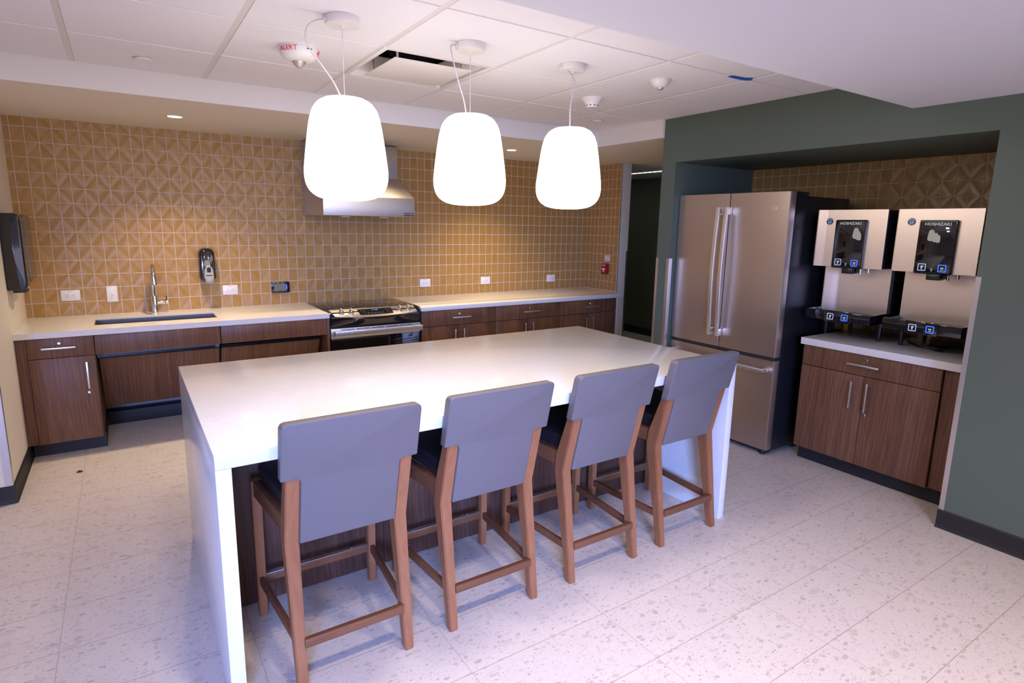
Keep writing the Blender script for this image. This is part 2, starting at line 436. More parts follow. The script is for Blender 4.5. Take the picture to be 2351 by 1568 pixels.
# grid ceiling: hung panels with tee bars between
GX0, GY0, GP = 0.4718, -1.9404, 0.6159
b = B()
xs = [GX0+GP*i for i in range(-12, 8)]
ys = [GY0-GP*j for j in range(-2, 4)]
for i, xa in enumerate(xs[:-1]):
    for ya in ys:
        x0, x1 = max(xa+0.013, -7), min(xa+GP-0.013, GX-0.012)
        y1, y0 = min(ya-0.008, YS-0.006), max(ya-GP+0.008, -3.756)
        if x1-x0 < 0.02 or y1-y0 < 0.02: continue
        if abs(xa-(GX0+2*GP)) < 0.01 and abs(ya-GY0) < 0.01: continue       # the diffuser sits here
        b.box(x0, x1, y0, y1, ZC-0.0035, ZC+0.012, bev=0.002, seg=1)
struct('ceiling', b, M['ceil_tile'])
b = B()
for xa in xs:
    if xa < GX: b.box(xa-0.0125, xa+0.0125, -3.76, YS, ZC-0.001, ZC+0.03)
for ya in ys:
    if ya < YS: b.box(-7, GX, ya-0.0125, ya+0.0125, ZC-0.0005, ZC+0.029)
for xa, xb, ya, yb in ((-7, GX, -3.76, -3.745), (-7, XS, YS-0.018, YS), (GX-0.02, GX, -3.76, YS)): b.box(xa, xb, ya, yb, ZC-0.002, ZC+0.02)
struct('trim_3', b, M['tee'], False)
b = B(); b.box(-7, GX, -3.76, YS, ZC+0.25, ZC+0.3); struct('ceiling_plenum', b, M['slot'], False)

# green wall with the alcove
ZO, YA, YB = 2.027, -2.188, -4.145
b = B()
b.box(GX, 7.0, YA, -2.055, 0, 2.5)
b.box(GX, 5.20, YB, YA, ZO, 2.5)
b.box(GX, 5.20, -10.5, YB, 0, 2.5)
struct('wall_right', b, M['green'], False)
XA = 5.085
b = B(); b.box(XA, 5.20, YB, YA, 0, ZO); struct('wall_alcove', b, M['tile_alcove'], False)
# rubber bases
def base_prof(): return [(0, 0), (0.016, 0), (0.010, 0.012), (0.0085, 0.030), (0.008, 0.096), (0.005, 0.1), (0, 0.1)]
b = B(); b.prism([(0.0+p, q) for p, q in base_prof()], 'y', YL-0.008, -0.60)
b.prism([(YL-p, q) for p, q in base_prof()], 'x', -7, 0.010); struct('baseboard_left', b, M['rubber'])
b = B(); b.prism([(GX-p, q) for p, q in base_prof()], 'y', -10.5, YB+0.004); struct('baseboard_right', b, M['rubber'])
b = B(); b.box(0.41, 1.925, -0.12, -0.0125, 0, 0.10, bev=0.003); struct('baseboard_back', b, M['rubber'])
b = B(); b.prism([(GX-p, q) for p, q in base_prof()], 'y', YA, -2.047); struct('baseboard_column', b, M['rubber'])
# steel corner guards
def guard(name, cx, cy, sx, sy, z0, z1, ww=0.022):
    b = B(); t = 0.0025
    x0, x1 = sorted((cx, cx+sx*ww)); b.box(x0-t*(sx < 0)*0, x1, cy-t if sy > 0 else cy, cy if sy > 0 else cy+t, z0, z1)
    y0, y1 = sorted((cy, cy+sy*ww)); b.box(cx-t if sx > 0 else cx, cx if sx > 0 else cx+t, y0, y1, z0, z1)
    return struct(name, b, M['steel'])
guard('trim_4', GX, -2.055, 1, -1, 0.10, 1.312)
guard('trim_5', GX, YA, 1, 1, 0.10, 1.312, 0.028)
guard('trim_6', GX, YB, 1, -1, 0.10, 1.333)
guard('trim_7', 0.0, YL, -1, 1, 0.10, 1.31, 0.03)
guard('trim_8', 5.312, -0.545, -1, 1, 0.0, 1.28)

# ------------------------------------------------------------------ kitchen island
IX0, IX1, IY0, IY1, IZ = 0.785, 3.234, -3.483, -2.214, 0.862
isl = thing('kitchen_island', (2.0, -2.85, 0), 'long white quartz waterfall island with a walnut front, in the middle of the room', 'kitchen island')
T = 0.045
b = B(); b.box(IX0, IX1, IY0, IY1, IZ-T, IZ, bev=0.0015); obj('worktop', b, M['quartz'], isl)
for xa in (IX0, IX1-T):
    b = B(); b.box(xa, xa+T, IY0, IY1, 0, IZ-T-0.0004, bev=0.0012); obj('side_panel', b, M['quartz'], isl)
cuts = [IX0+T+0.001, 1.505, 2.205, 2.72, IX1-T-0.001]
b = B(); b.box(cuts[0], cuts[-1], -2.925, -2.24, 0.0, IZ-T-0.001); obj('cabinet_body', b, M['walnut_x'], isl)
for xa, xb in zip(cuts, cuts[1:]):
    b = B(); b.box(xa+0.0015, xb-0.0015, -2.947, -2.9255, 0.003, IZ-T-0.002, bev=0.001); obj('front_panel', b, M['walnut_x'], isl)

# ------------------------------------------------------------------ bar stools
def make_stool():
    t = thing('bar_stool', (0, 0, 0), '', 'bar stool', 'bar stools along the front of the island')
    rearY = lambda z: (-0.245 + 0.070*z/0.50) if z <= 0.50 else (-0.175 - 0.235*(z-0.50))
    # rear legs: kinked side profile, tapering to the foot
    for s in (-1, 1):
        prof = [(-0.245, 0.0), (rearY(0.50), 0.505), (rearY(0.80), 0.80), (rearY(0.80)+0.036, 0.80),
                (rearY(0.53)+0.060, 0.565), (rearY(0.50)+0.060, 0.49), (-0.209, 0.0)]
        b = B()
        def taper(x, y, z, s=s):
            k_ = min(z/0.5, 1.0); w = 0.0165+0.0065*k_
            return (s*0.190 + x*w, y, z)
        b.prism(prof, 'x', -1, 1, xf=taper)
        bmesh.ops.bevel(b.bm, geom=b.bm.edges[:], offset=0.0035, segments=2, affect='EDGES')
        obj('leg', b, M['stoolwood'], t)
    for s in (-1, 1):
        b = B()
        b.prism([(s*0.207, 0.228), (s*0.243, 0.228), (s*0.243, 0.265), (s*0.207, 0.265)], 'z', 0, 0.575,
                xf=lambda x, y, z, s=s: (x-s*0.0*z, y, z) if z > 0.1 else (s*0.225+(x-s*0.225)*0.85, 0.2465+(y-0.2465)*0.85, z))
        bmesh.ops.bevel(b.bm, geom=b.bm.edges[:], offset=0.003, segments=2, affect='EDGES')
        obj('leg', b, M['stoolwood'], t)
    # seat rails
    for s in (-1, 1):
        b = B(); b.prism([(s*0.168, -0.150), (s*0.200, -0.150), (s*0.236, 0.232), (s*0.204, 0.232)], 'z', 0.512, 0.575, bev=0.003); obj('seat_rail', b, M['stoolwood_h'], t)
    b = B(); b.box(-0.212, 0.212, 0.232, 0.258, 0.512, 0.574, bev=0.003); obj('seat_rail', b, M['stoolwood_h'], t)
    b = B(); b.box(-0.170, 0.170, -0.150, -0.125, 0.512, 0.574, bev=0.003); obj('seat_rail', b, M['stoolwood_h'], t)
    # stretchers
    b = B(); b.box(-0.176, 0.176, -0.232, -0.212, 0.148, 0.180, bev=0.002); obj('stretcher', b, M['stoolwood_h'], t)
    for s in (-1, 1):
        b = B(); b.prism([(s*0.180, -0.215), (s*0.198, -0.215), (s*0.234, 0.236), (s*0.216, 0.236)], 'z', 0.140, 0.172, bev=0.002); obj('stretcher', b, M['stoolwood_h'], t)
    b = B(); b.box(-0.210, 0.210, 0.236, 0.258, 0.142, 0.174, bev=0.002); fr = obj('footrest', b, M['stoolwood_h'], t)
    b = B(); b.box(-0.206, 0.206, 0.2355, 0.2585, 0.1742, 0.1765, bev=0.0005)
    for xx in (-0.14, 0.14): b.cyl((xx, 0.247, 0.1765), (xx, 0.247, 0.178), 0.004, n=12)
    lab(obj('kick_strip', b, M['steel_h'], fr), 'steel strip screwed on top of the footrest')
    # seat cushion
    b = B(); b.prism([(-0.186, -0.148), (0.186, -0.148), (0.214, 0.262), (-0.214, 0.262)], 'z', 0.5755, 0.640, bev=0.022, seg=4)
    obj('seat', b, M['black_vinyl'], t)
    # upholstered back: T outline, leaning
    zb, zs, zt = 0.50, 0.752, 0.950
    sh = lambda z: -0.178 - 0.235*(z-0.50)
    o = [(-0.1665, zb), (0.1665, zb), (0.1665, zs-0.012), (0.171, zs-0.003), (0.180, zs), (0.2285, zs), (0.2285, zt-0.016), (0.2235, zt-0.004), (0.212, zt),
         (-0.212, zt), (-0.2235, zt-0.004), (-0.2285, zt-0.016), (-0.2285, zs), (-0.180, zs), (-0.171, zs-0.003), (-0.1665, zs-0.012)]
    b = B(); b.prism(o, 'y', -0.004, 0.037, bev=0.005, seg=3, xf=lambda x, y, z: (x, y+sh(z), z))
    br = obj('backrest', b, M['grey_leather'], t)
    # welt seam round the outside of the back
    loop = [(-0.2270, zs+0.004), (-0.2270, zt-0.017), (-0.222, zt-0.006), (-0.211, zt-0.002), (0.211, zt-0.002), (0.222, zt-0.006), (0.2270, zt-0.017), (0.2270, zs+0.004)]
    b = B(); b.tube([(x, sh(z)-0.0012, z) for x, z in loop], 0.0020, n=6, smooth=1); obj('welt', b, M['grey_leather'], br)
    return t
st0 = make_stool()
st_lab = ['grey-backed wooden bar stool at the left end of the island, nearest the camera',
          'grey-backed wooden bar stool second from the left, right beside the nearest one',
          'grey-backed wooden bar stool beside the one nearest the refrigerator, third from left',
          'grey-backed wooden bar stool at the right end of the island, nearest the refrigerator']
for i, x in enumerate((1.187, 1.7525, 2.339, 2.908)):
    o = st0 if i == 0 else copy_tree(st0)
    o.location = (x, -3.279, 0); o['label'] = st_lab[i]

# ------------------------------------------------------------------ base cabinets on the back wall
D = 0.718; YF = -D+0.020      # counter front, door face
def bar_handle(p0, p1, out, parent):
    """square bar pull; out = direction it stands off"""
    p0 = Vector(p0); p1 = Vector(p1); o = Vector(out)*0.028
    lo = Vector([min(a, c) for a, c in zip(p0, p1)]); hi = Vector([max(a, c) for a, c in zip(p0, p1)])
    b = B(); h = 0.0055
    c0, c1 = lo+o, hi+o
    b.box(c0.x-h, c1.x+h, c0.y-h*0.8, c1.y+h*0.8, c0.z-h, c1.z+h, bev=0.0012)
    d = (hi-lo).normalized()
    for q in (lo+d*0.012, hi-d*0.012):
        b.cyl(q, q+o, 0.0045, n=10)
    return obj('handle', b, M['handle'], parent)
def lock(c, out, parent):
    o = Vector(out); b = B(); c = Vector(c)
    b.lathe([(0, 0), (0.0115, 0), (0.0115, 0.004), (0.009, 0.007), (0.0075, 0.0085), (0.0, 0.0085)], c, o, n=20)
    lk = obj('lock', b, M['chrome'], parent)
    u = Vector((1, 0, 0)) if abs(o.y) > 0.5 else Vector((0, 1, 0))
    p = c+o*0.0083; b = B()
    e = 0.0011
    b.box(p.x-(e if abs(o.y) > .5 else 0.0006), p.x+(e if abs(o.y) > .5 else 0.0006), p.y-(e if abs(o.x) > .5 else 0.0006), p.y+(e if abs(o.x) > .5 else 0.0006), p.z-0.004, p.z+0.004)
    obj('keyhole', b, M['slot'], lk)
    return lk
ZT = 0.795
def front(name, x0, x1, z0, z1, parent, y=YF, th=0.019):
    b = B(); b.box(x0, x1, y, y+th, z0, z1, bev=0.0012); return obj(name, b, M['walnut'], parent)
OUT = (0, -1, 0)
# narrow drawer-and-door unit in the left corner
c = thing('base_cabinet', (0.22, -0.35, 0), 'narrow walnut base cabinet with one drawer and one door in the left corner', 'cabinet')
b = B(); b.box(0.003, 0.402, -0.60, -0.01, 0.1, ZT-0.003); obj('body', b, M['walnut_x'], c)
b = B(); b.box(0.003, 0.056, YF+0.012, YF+0.05, 0.1, ZT-0.001); obj('filler_strip', b, M['walnut'], c)
b = B(); b.box(0.018, 0.412, -0.613, -0.02, 0, 0.1); obj('toe_kick', b, M['rubber'], c)
b = B(); b.box(0.4025, 0.4045, -0.67, -0.02, 0.1, ZT-0.003)
b.box(0.06, 0.4, YF+0.02, -0.6, 0.1, ZT-0.003); obj('side_panel', b, M['walnut'], c)
d = front('drawer', 0.059, 0.402, 0.664, ZT, c)
bar_handle((0.135, YF, 0.7285), (0.301, YF, 0.7285), OUT, d); lock((0.221, YF, 0.757), OUT, d)
d = front('door', 0.059, 0.402, 0.101, 0.660, c)
bar_handle((0.3535, YF, 0.452), (0.3535, YF, 0.620), OUT, d); lock((0.349, YF, 0.416), OUT, d)
# open knee space under the sink: apron boards and sloping cover panels
def knee(x0, x1, label, last):
    c = thing('sink_apron_cabinet', ((x0+x1)/2, -0.35, 0), label, 'cabinet')
    front('apron', x0+0.002, x1-0.002, 0.662, ZT, c)
    b = B()
    b.prism([(-0.585, 0.610), (-0.567, 0.613), (-0.330, 0.212), (-0.348, 0.209)], 'x', x0+0.012, x1-(0.03 if last else 0.002), bev=0.001)
    obj('cover_panel', b, M['walnut'], c)
    b = B(); b.box(x0+0.012, x1-0.03, -0.565, -0.54, 0.60, 0.628); b.box(x0+0.02, x1-0.04, -0.54, -0.02, 0.572, 0.587); obj('gap_shade_rail', b, M['black'], c)  # black front bar stands in for the shade in the gap below the apron
    if last:
        b = B(); b.box(x1+0.001, x1+0.020, YF+0.004, -0.01, 0.0, ZT-0.001, bev=0.001); obj('end_panel', b, M['walnut'], c)
    return c
knee(0.405, 1.155, 'walnut apron and sloping cover panel over the open knee space below the sink', False)
knee(1.157, 1.924, 'walnut apron and sloping cover panel between the sink and the range', True)
# three drawer-over-doors units right of the range
XR = 2.742
specs = [(XR, 3.497, (3.041, 3.220), 3.108, 'walnut two-door base cabinet directly right of the range'),
         (3.500, 4.266, (3.82, 4.003), 3.879, 'walnut two-door base cabinet in the middle of the run right of the range'),
         (4.269, 5.036, (4.596, 4.77), 4.653, 'walnut two-door base cabinet at the far right end under the white counter')]
for x0, x1, (ha, hb), sp, lb in specs:
    c = thing('base_cabinet', ((x0+x1)/2, -0.35, 0), lb, 'cabinet', 'base cabinets right of the range')
    b = B(); b.box(x0+0.002, x1-0.002, YF+0.020, -0.01, 0.1, ZT-0.002); obj('body', b, M['walnut_x'], c)
    b = B(); b.box(x0+0.002, x1-0.002, -0.613, -0.05, 0, 0.1); obj('toe_kick', b, M['rubber'], c)
    d = front('drawer', x0+0.0015, x1-0.0015, 0.652, ZT-0.006, c)
    bar_handle((ha, YF, 0.722), (hb, YF, 0.722), OUT, d); lock(((ha+hb)/2-0.015, YF, 0.752), OUT, d)
    d = front('door', x0+0.0015, sp-0.0015, 0.101, 0.648, c)
    bar_handle((sp-0.045, YF, 0.452), (sp-0.045, YF, 0.612), OUT, d)
    d = front('door', sp+0.0015, x1-0.0015, 0.101, 0.648, c)
    bar_handle((sp+0.045, YF, 0.452), (sp+0.045, YF, 0.612), OUT, d)
b = B(); b.box(5.037, 5.105, -0.66, -0.01, 0, ZT-0.001)
tag(obj('filler_panel', b, M['white_paint']), 'narrow white filler closing the gap beside the far right base cabinet', 'panel')
# counters
SX0, SX1, SY0, SY1 = 0.407, 1.162, -0.532, -0.243
b = B()
for xa, xb, ya, yb in ((0.001, SX0, -D, -0.001), (SX1, 1.9405, -D, -0.001), (SX0, SX1, -D, SY0), (SX0, SX1, SY1, -0.001)):
    b.box(xa, xb, ya, yb, HC-0.037, HC)
bmesh.ops.remove_doubles(b.bm, verts=b.bm.verts, dist=0.0002)
tag(obj('countertop', b, M['quartz']), 'white quartz countertop left of the range with the sink cut into it', 'countertop')
b = B(); b.box(2.738, 5.105, -D, -0.547, HC-0.037, HC, bev=0.001); b.box(2.738, 5.179, -0.547, -0.001, HC-0.037, HC)
tag(obj('countertop', b, M['quartz']), 'white quartz countertop right of the range, running to the tiled corner', 'countertop')
# undermount sink
b = B()
x0, x1, y0, y1, zt, zd = SX0+0.0006, SX1-0.0006, SY0+0.0006, SY1-0.0006, HC-0.009, HC-0.225
t = 0.0025
b.box(x0, x0+t, y0, y1, zd, zt); b.box(x1-t, x1, y0, y1, zd, zt)
b.box(x0+t, x1-t, y0, y0+t, zd, zt); b.box(x0+t, x1-t, y1-t, y1, zd, zt); b.box(x0, x1, y0, y1, zd-0.004, zd)
sk = tag(obj('sink', b, M['sinksteel'], loc=(0.785, -0.39, 0.6)), 'long stainless undermount sink in the left countertop below the faucet', 'sink')
b = B(); b.lathe([(0, 0.002), (0.03, 0.002), (0.045, 0.004), (0.045, 0.0)], (0.785, -0.38, zd), n=32); obj('drain', b, M['chrome'], sk)
# faucet
f = thing('faucet', (0.785, -0.075, HC), 'tall chrome pull-down faucet standing behind the sink', 'faucet')
b = B(); b.lathe([(0, 0), (0.028, 0), (0.028, 0.004), (0.0235, 0.008), (0.0225, 0.012), (0.0225, 0.128), (0.019, 0.134), (0, 0.134)], (0.785, -0.075, HC), n=32); obj('body', b, M['chrome'], f)
b = B(); pts = [(0.785, -0.075, HC+0.13), (0.785, -0.075, HC+0.26)]
for k_ in range(9):
    a = PI*k_/8*0.93; pts.append((0.787, -0.155+0.08*math.cos(a), HC+0.297+0.08*math.sin(a)))
b.tube(pts, 0.0125, n=16, smooth=3); obj('spout', b, M['chrome'], f)
b = B(); b.tube([(0.787, -0.236, HC+0.318), (0.788, -0.240, HC+0.275), (0.789, -0.243, HC+0.232)], 0.016, n=18, rs=[0.0155, 0.0165, 0.017]); sh_ = obj('spray_head', b, M['chrome'], f)
b = B(); b.cyl((0.789, -0.243, HC+0.2325), (0.789, -0.2433, HC+0.2285), 0.0135, n=16); obj('aerator', b, M['slot'], sh_)
b = B(); b.cyl((0.800, -0.075, HC+0.078), (0.856, -0.075, HC+0.078), 0.0155, n=20, bev=0.002); b.cyl((0.858, -0.075, HC+0.078), (0.880, -0.075, HC+0.078), 0.0165, n=20, bev=0.002)
b.tube([(0.866, -0.075, HC+0.088), (0.868, -0.082, HC+0.13), (0.866, -0.088, HC+0.152)], 0.005, n=10); obj('lever', b, M['chrome'], f)

# ------------------------------------------------------------------ range
RX0, RX1 = 1.946, 2.732; RC = (RX0+RX1)/2
r = thing('electric_range', (RC, -0.38, 0), 'stainless and black slide-in electric range below the hood', 'range')
b = B(); b.box(RX0, RX1, -0.665, -0.06, 0.02, 0.828); obj('body', b, M['black'], r)
b = B(); b.prism([(RX0-0.008, -0.066), (RX1+0.005, -0.066), (RX1+0.005, -0.60), (RX0-0.008, -0.60)], 'z', 0.8335, 0.8405, bev=0.002); ck = obj('cooktop', b, M['black_glass'], r)
for (bx, by, br_) in ((2.13, -0.42, 0.105), (2.13, -0.19, 0.075), (2.54, -0.42, 0.09), (2.54, -0.19, 0.075)):
    b = B(); b.lathe([(br_-0.002, 0.0), (br_-0.002, 0.0002), (br_, 0.0002), (br_, 0.0)], (bx, by, 0.8405), n=40); obj('burner_ring', b, M['grey_plastic'], ck)
# shoulder pieces either side of the panel
for xa, xb in ((RX0-0.004, RX0+0.022), (RX1-0.016, RX1+0.005)):
    b = B(); b.prism([(-0.59, 0.841), (-0.665, 0.838), (-0.690, 0.822), (-0.690, 0.795), (-0.59, 0.795)], 'x', xa, xb, bev=0.004); obj('shoulder', b, M['black'], r)
# bowed control panel: sloping steel plate
def bow(x): return -0.040*(1-((x-RC)/0.37)**2)
def slab(x0f, x1f, ylo, yhi, zlo, zhi, lift, n=18, bowed=True, th=0.006):
    """sloping plate; u across, v from top edge (yhi,zhi) to bottom edge (ylo,zlo)"""
    b = B(); bm = b.bm; rows = []
    nrm = Vector((0, zlo-zhi, yhi-ylo)); nrm = Vector((0, -abs(zhi-zlo), abs(yhi-ylo))).normalized()
    for lay in (0, 1):
        for j in range(5):
            v = j/4
            row = []
            for i in range(n+1):
                u = i/n; x = (x0f(v))*(1-u)+(x1f(v))*u
                y = yhi+(ylo-yhi)*v + (bow(x)*v if bowed else 0); z = zhi+(zlo-zhi)*v + (bow(x)*v*0.35 if bowed else 0)
                p = Vector((x, y, z)) + nrm*(lift+(0 if lay else -th))
                row.append(bm.verts.new(p))
            rows.append(row)
    for lay in (0, 5):
        for j in range(4):
            for i in range(n):
                q = (rows[lay+j][i], rows[lay+j][i+1], rows[lay+j+1][i+1], rows[lay+j+1][i]); bm.faces.new(q)
    bd = [rows[0], rows[4]]
    for j in (0, 4):
        for i in range(n): bm.faces.new((rows[j][i], rows[j][i+1], rows[j+5][i+1], rows[j+5][i]))
    for i in (0, n):
        for j in range(4): bm.faces.new((rows[j][i], rows[j+1][i], rows[j+6][i], rows[j+5][i]))
    bmesh.ops.recalc_face_normals(bm, faces=bm.faces[:])
    return b
PT, PB = (-0.605, 0.8405), (-0.700, 0.800)     # top and bottom edges of the panel (y,z)
b = slab(lambda v: 1.966+0.022*v, lambda v: 2.700-0.0*v, PB[0], PT[0], PB[1], PT[1], 0.004, th=0.010); pn = obj('control_panel', b, M['steel_h'], r)
def onpanel(x, v, lift):
    y = PT[0]+(PB[0]-PT[0])*v + bow(x)*v; z = PT[1]+(PB[1]-PT[1])*v + bow(x)*v*0.35
    nr = Vector((0, -0.040, 0.095)).normalized()
    return Vector((x, y, z))+nr*lift, nr
dsp = slab(lambda v: 2.192+0.004*v, lambda v: 2.486-0.004*v, PT[0]+(PB[0]-PT[0])*0.80, PT[0]+(PB[0]-PT[0])*0.14, PT[1]+(PB[1]-PT[1])*0.80, PT[1]+(PB[1]-PT[1])*0.14, 0.0046, th=0.003, bowed=False)
def mapbow(x, y, z):
    v = (y-PT[0])/(PB[0]-PT[0]); return (x, y+bow(x)*v, z+bow(x)*v*0.35)
dsp.map(mapbow); dp = obj('display', dsp, M['black_glass'], pn)
t_ = text_bm('1:10', 0.030, 0.0003)
p, nr = onpanel(2.338, 0.30, 0.0052); up_ = Vector((0, 0.095, 0.040)).normalized()
t_.map(lambda a, c_, d_: tuple(p+Vector((1, 0, 0))*a+up_*c_+nr*d_)); obj('digits', t_, M['digit'], dp)
b = B()
for i_ in range(6):
    for v_ in (0.58, 0.70):
        q, nr = onpanel(2.270+i_*0.025, v_, 0.0052); b.box(q.x-0.006, q.x+0.006, q.y-0.003, q.y+0.003, q.z-0.0008, q.z+0.0008)
for x_ in (2.220, 2.243, 2.440, 2.463):
    for v_ in (0.30, 0.45, 0.60):
        q, nr = onpanel(x_, v_, 0.0052); b.box(q.x-0.005, q.x+0.005, q.y-0.002, q.y+0.002, q.z-0.0008, q.z+0.0008)
obj('touch_keys', b, M['grey_plastic'], dp)
for x_ in (2.050, 2.130, 2.553, 2.632):
    q, nr = onpanel(x_, 0.52, 0.004)
    b = B(); b.lathe([(0, 0), (0.0235, 0), (0.0235, 0.004), (0.020, 0.006), (0.019, 0.020), (0.016, 0.025), (0, 0.026)], q, nr, n=28)
    kb = obj('knob', b, M['chrome'], pn)
    b = B(); q2 = q+nr*0.027; up_ = Vector((0, 0.095, 0.040)).normalized()
    b.box(-0.0045, 0.0045, -0.021, 0.024, -0.006, 0.012, bev=0.003)
    b.map(lambda a, c_, d_: tuple(q2+Vector((1, 0, 0))*a+up_*c_+nr*d_)); obj('grip', b, M['steel_h'], kb)
# black bowed fascia below the panel
b = B(); n = 20; bm = b.bm; cols_ = []
for i in range(n+1):
    x = RX0+0.012+(RX1-RX0-0.020)*i/n; bo = bow(x)
    sec = [(-0.665, 0.792), (PB[0]-0.001+bo, 0.799+bo*0.35), (PB[0]-0.004+bo*0.95, 0.786+bo*0.3), (-0.702+bo*0.55, 0.755), (-0.697+bo*0.25, 0.722), (-0.665, 0.718)]
    cols_.append([bm.verts.new((x, y, z)) for y, z in sec])
for A_, D_ in zip(cols_, cols_[1:]):
    for j in range(6): bm.faces.new((A_[j], A_[(j+1) % 6], D_[(j+1) % 6], D_[j]))
bm.faces.new(cols_[0]); bm.faces.new(cols_[-1][::-1]); bmesh.ops.recalc_face_normals(bm, faces=bm.faces[:])
obj('fascia', b, M['gloss_black'], r)
# oven door
b = B(); b.box(RX0+0.006, RX1-0.004, -0.700, -0.6655, 0.19, 0.622, bev=0.003); dr = obj('oven_door', b, M['black_glass'], r)
b = B(); b.box(RX0+0.006, RX1-0.004, -0.704, -0.668, 0.6225, 0.703, bev=0.002); ds = obj('door_trim', b, M['steel_h'], dr)
b = B()
for i_ in range(5):
    for zz in (0.688, 0.674):
        xa = RX0+0.085+i_*0.127; b.box(xa, xa+0.112, -0.7046, -0.700, zz, zz+0.0055)
obj('vent_slots', b, M['slot'], ds)
b = B(); b.box(RX0+0.020, RX1-0.012, -0.775, -0.752, 0.648, 0.690, bev=0.005, seg=3)
for xa in (RX0+0.022, RX1-0.046): b.box(xa, xa+0.03, -0.758, -0.7041, 0.652, 0.686, bev=0.003)
obj('handle', b, M['steel_h'], dr)
b = B(); b.box(RX0+0.006, RX1-0.004, -0.702, -0.6655, 0.045, 0.186, bev=0.003); obj('storage_drawer', b, M['steel_h'], r)
for xa in (RX0+0.05, RX1-0.05):
    for ya in (-0.62, -0.12):
        b = B(); b.cyl((xa, ya, 0), (xa, ya, 0.021), 0.016, n=14); obj('foot', b, M['black'], r)

# ------------------------------------------------------------------ range hood
HX0, HX1 = 1.957, 2.733
h = thing('range_hood', (RC, -0.3, 1.595), 'stainless wall hood with a boxy flue above the range', 'range hood')
b = B(); b.prism([(-0.002, 1.597), (-0.60, 1.597), (-0.60, 1.750), (-0.255, 1.929), (-0.002, 1.929)], 'x', HX0, HX1, bev=0.0015)
cn = obj('canopy', b, M['steel_h'], h)
b = B(); b.box(HX0+0.001, HX1+0.001-0.004, -0.248, -0.002, 1.9295, ZS-0.010, bev=0.0015); obj('flue', b, M['steel'], h)
for xa in (2.22, 2.56):
    b = B(); b.cyl((xa, -0.33, 1.587), (xa, -0.33, 1.5968), 0.040, n=24, bev=0.003); obj('hood_light', b, M['white_plastic'], h)
b = B(); b.box(2.634, 2.722, -0.6025, -0.6002, 1.606, 1.628, bev=0.001); pl = obj('name_plate', b, M['gloss_black'], h)
t_ = face_y(text_bm('ACCUREX', 0.0155, 0.0003), 2.683, -0.6028, 1.617); obj('lettering', t_, M['icesteel'], pl)
b = B(); b.prism([(2.640, 1.612), (2.647, 1.617), (2.640, 1.622)], 'y', -0.6031, -0.6025); obj('emblem', b, M['icesteel'], pl)

# ------------------------------------------------------------------ wall plates
def outlet(cx, cz, label, group):
    o = thing('outlet', (cx, 0, cz), label, 'outlet', group)
    b = B(); b.box(cx-0.0575, cx+0.0575, -0.0065, -0.0002, cz-0.039, cz+0.039, bev=0.002); pl = obj('plate', b, M['white_plastic'], o)
    b = B(); b.box(cx-0.0335, cx+0.0335, -0.0088, -0.0064, cz-0.0175, cz+0.0155, bev=0.001); rc = obj('receptacle', b, M['white_plastic'], o)
    b = B()
    for s in (-0.017, 0.017):
        x_ = cx+s
        b.box(x_-0.002, x_+0.006, -0.0091, -0.0086, cz+0.0050, cz+0.0066); b.box(x_-0.002, x_+0.006, -0.0091, -0.0086, cz-0.0076, cz-0.006)
        b.cyl((x_-0.0075, -0.0091, cz-0.001), (x_-0.0075, -0.0086, cz-0.001), 0.0022, n=10)
    obj('slots', b, M['slot'], rc)
    b = B(); b.box(cx-0.012, cx+0.012, -0.0068, -0.0064, cz+0.031, cz+0.0335); obj('plate_print', b, M['grey_plastic'], pl)
    return o
g_ = 'white outlets on the back wall tile'
outlet(0.2645, 0.984, 'white outlet plate left of the light switch, near the left corner', g_)
outlet(1.3345, 0.977, 'white outlet plate just right of the black soap dispenser', g_)
outlet(3.105, 0.965, 'white outlet plate nearest the range on its right side', g_)
outlet(3.8035, 0.9645, 'white outlet plate in the middle of the three right of the range', g_)
outlet(4.6705, 0.9575, 'white outlet plate farthest right, close to the tiled corner', g_)
o = thing('light_switch', (0.5175, 0, 0.983), 'white toggle light switch between the left outlet and the faucet', 'light switch')
b = B(); b.box(0.483, 0.552, -0.0065, -0.0002, 0.923, 1.043, bev=0.002); obj('plate', b, M['white_plastic'], o)
b = B(); b.box(0.5125, 0.5225, -0.0085, -0.0064, 0.970, 0.996, bev=0.001); b.box(0.5145, 0.5205, -0.020, -0.006, 0.972, 0.981, bev=0.002, rot=Matrix.Rotation(-0.5, 3, 'X')); obj('toggle', b, M['white_plastic'], o)
o = thing('touch_panel', (1.731, 0, 0.982), 'small black wall touch panel with a grey screen left of the range', 'touch panel')
b = B(); b.box(1.656, 1.806, -0.020, -0.0002, 0.935, 1.029, bev=0.004); obj('body', b, M['gloss_black'], o)
b = B(); b.box(1.66, 1.802, -0.004, -0.0001, 0.94, 1.024); obj('added_mount_plate', b, M['black'], o)  # made-up wall mount, added out of sight inside the body
b = B(); b.box(1.676, 1.774, -0.0208, -0.0199, 0.951, 1.014); obj('screen', b, M['screen'], o)
b = B(); b.prism([(1.777, 0.953), (1.784, 0.965), (1.7855, 0.982), (1.784, 0.999), (1.777, 1.012)], 'y', -0.0209, -0.0199); obj('light_bar', b, M['icon_blue'], o)
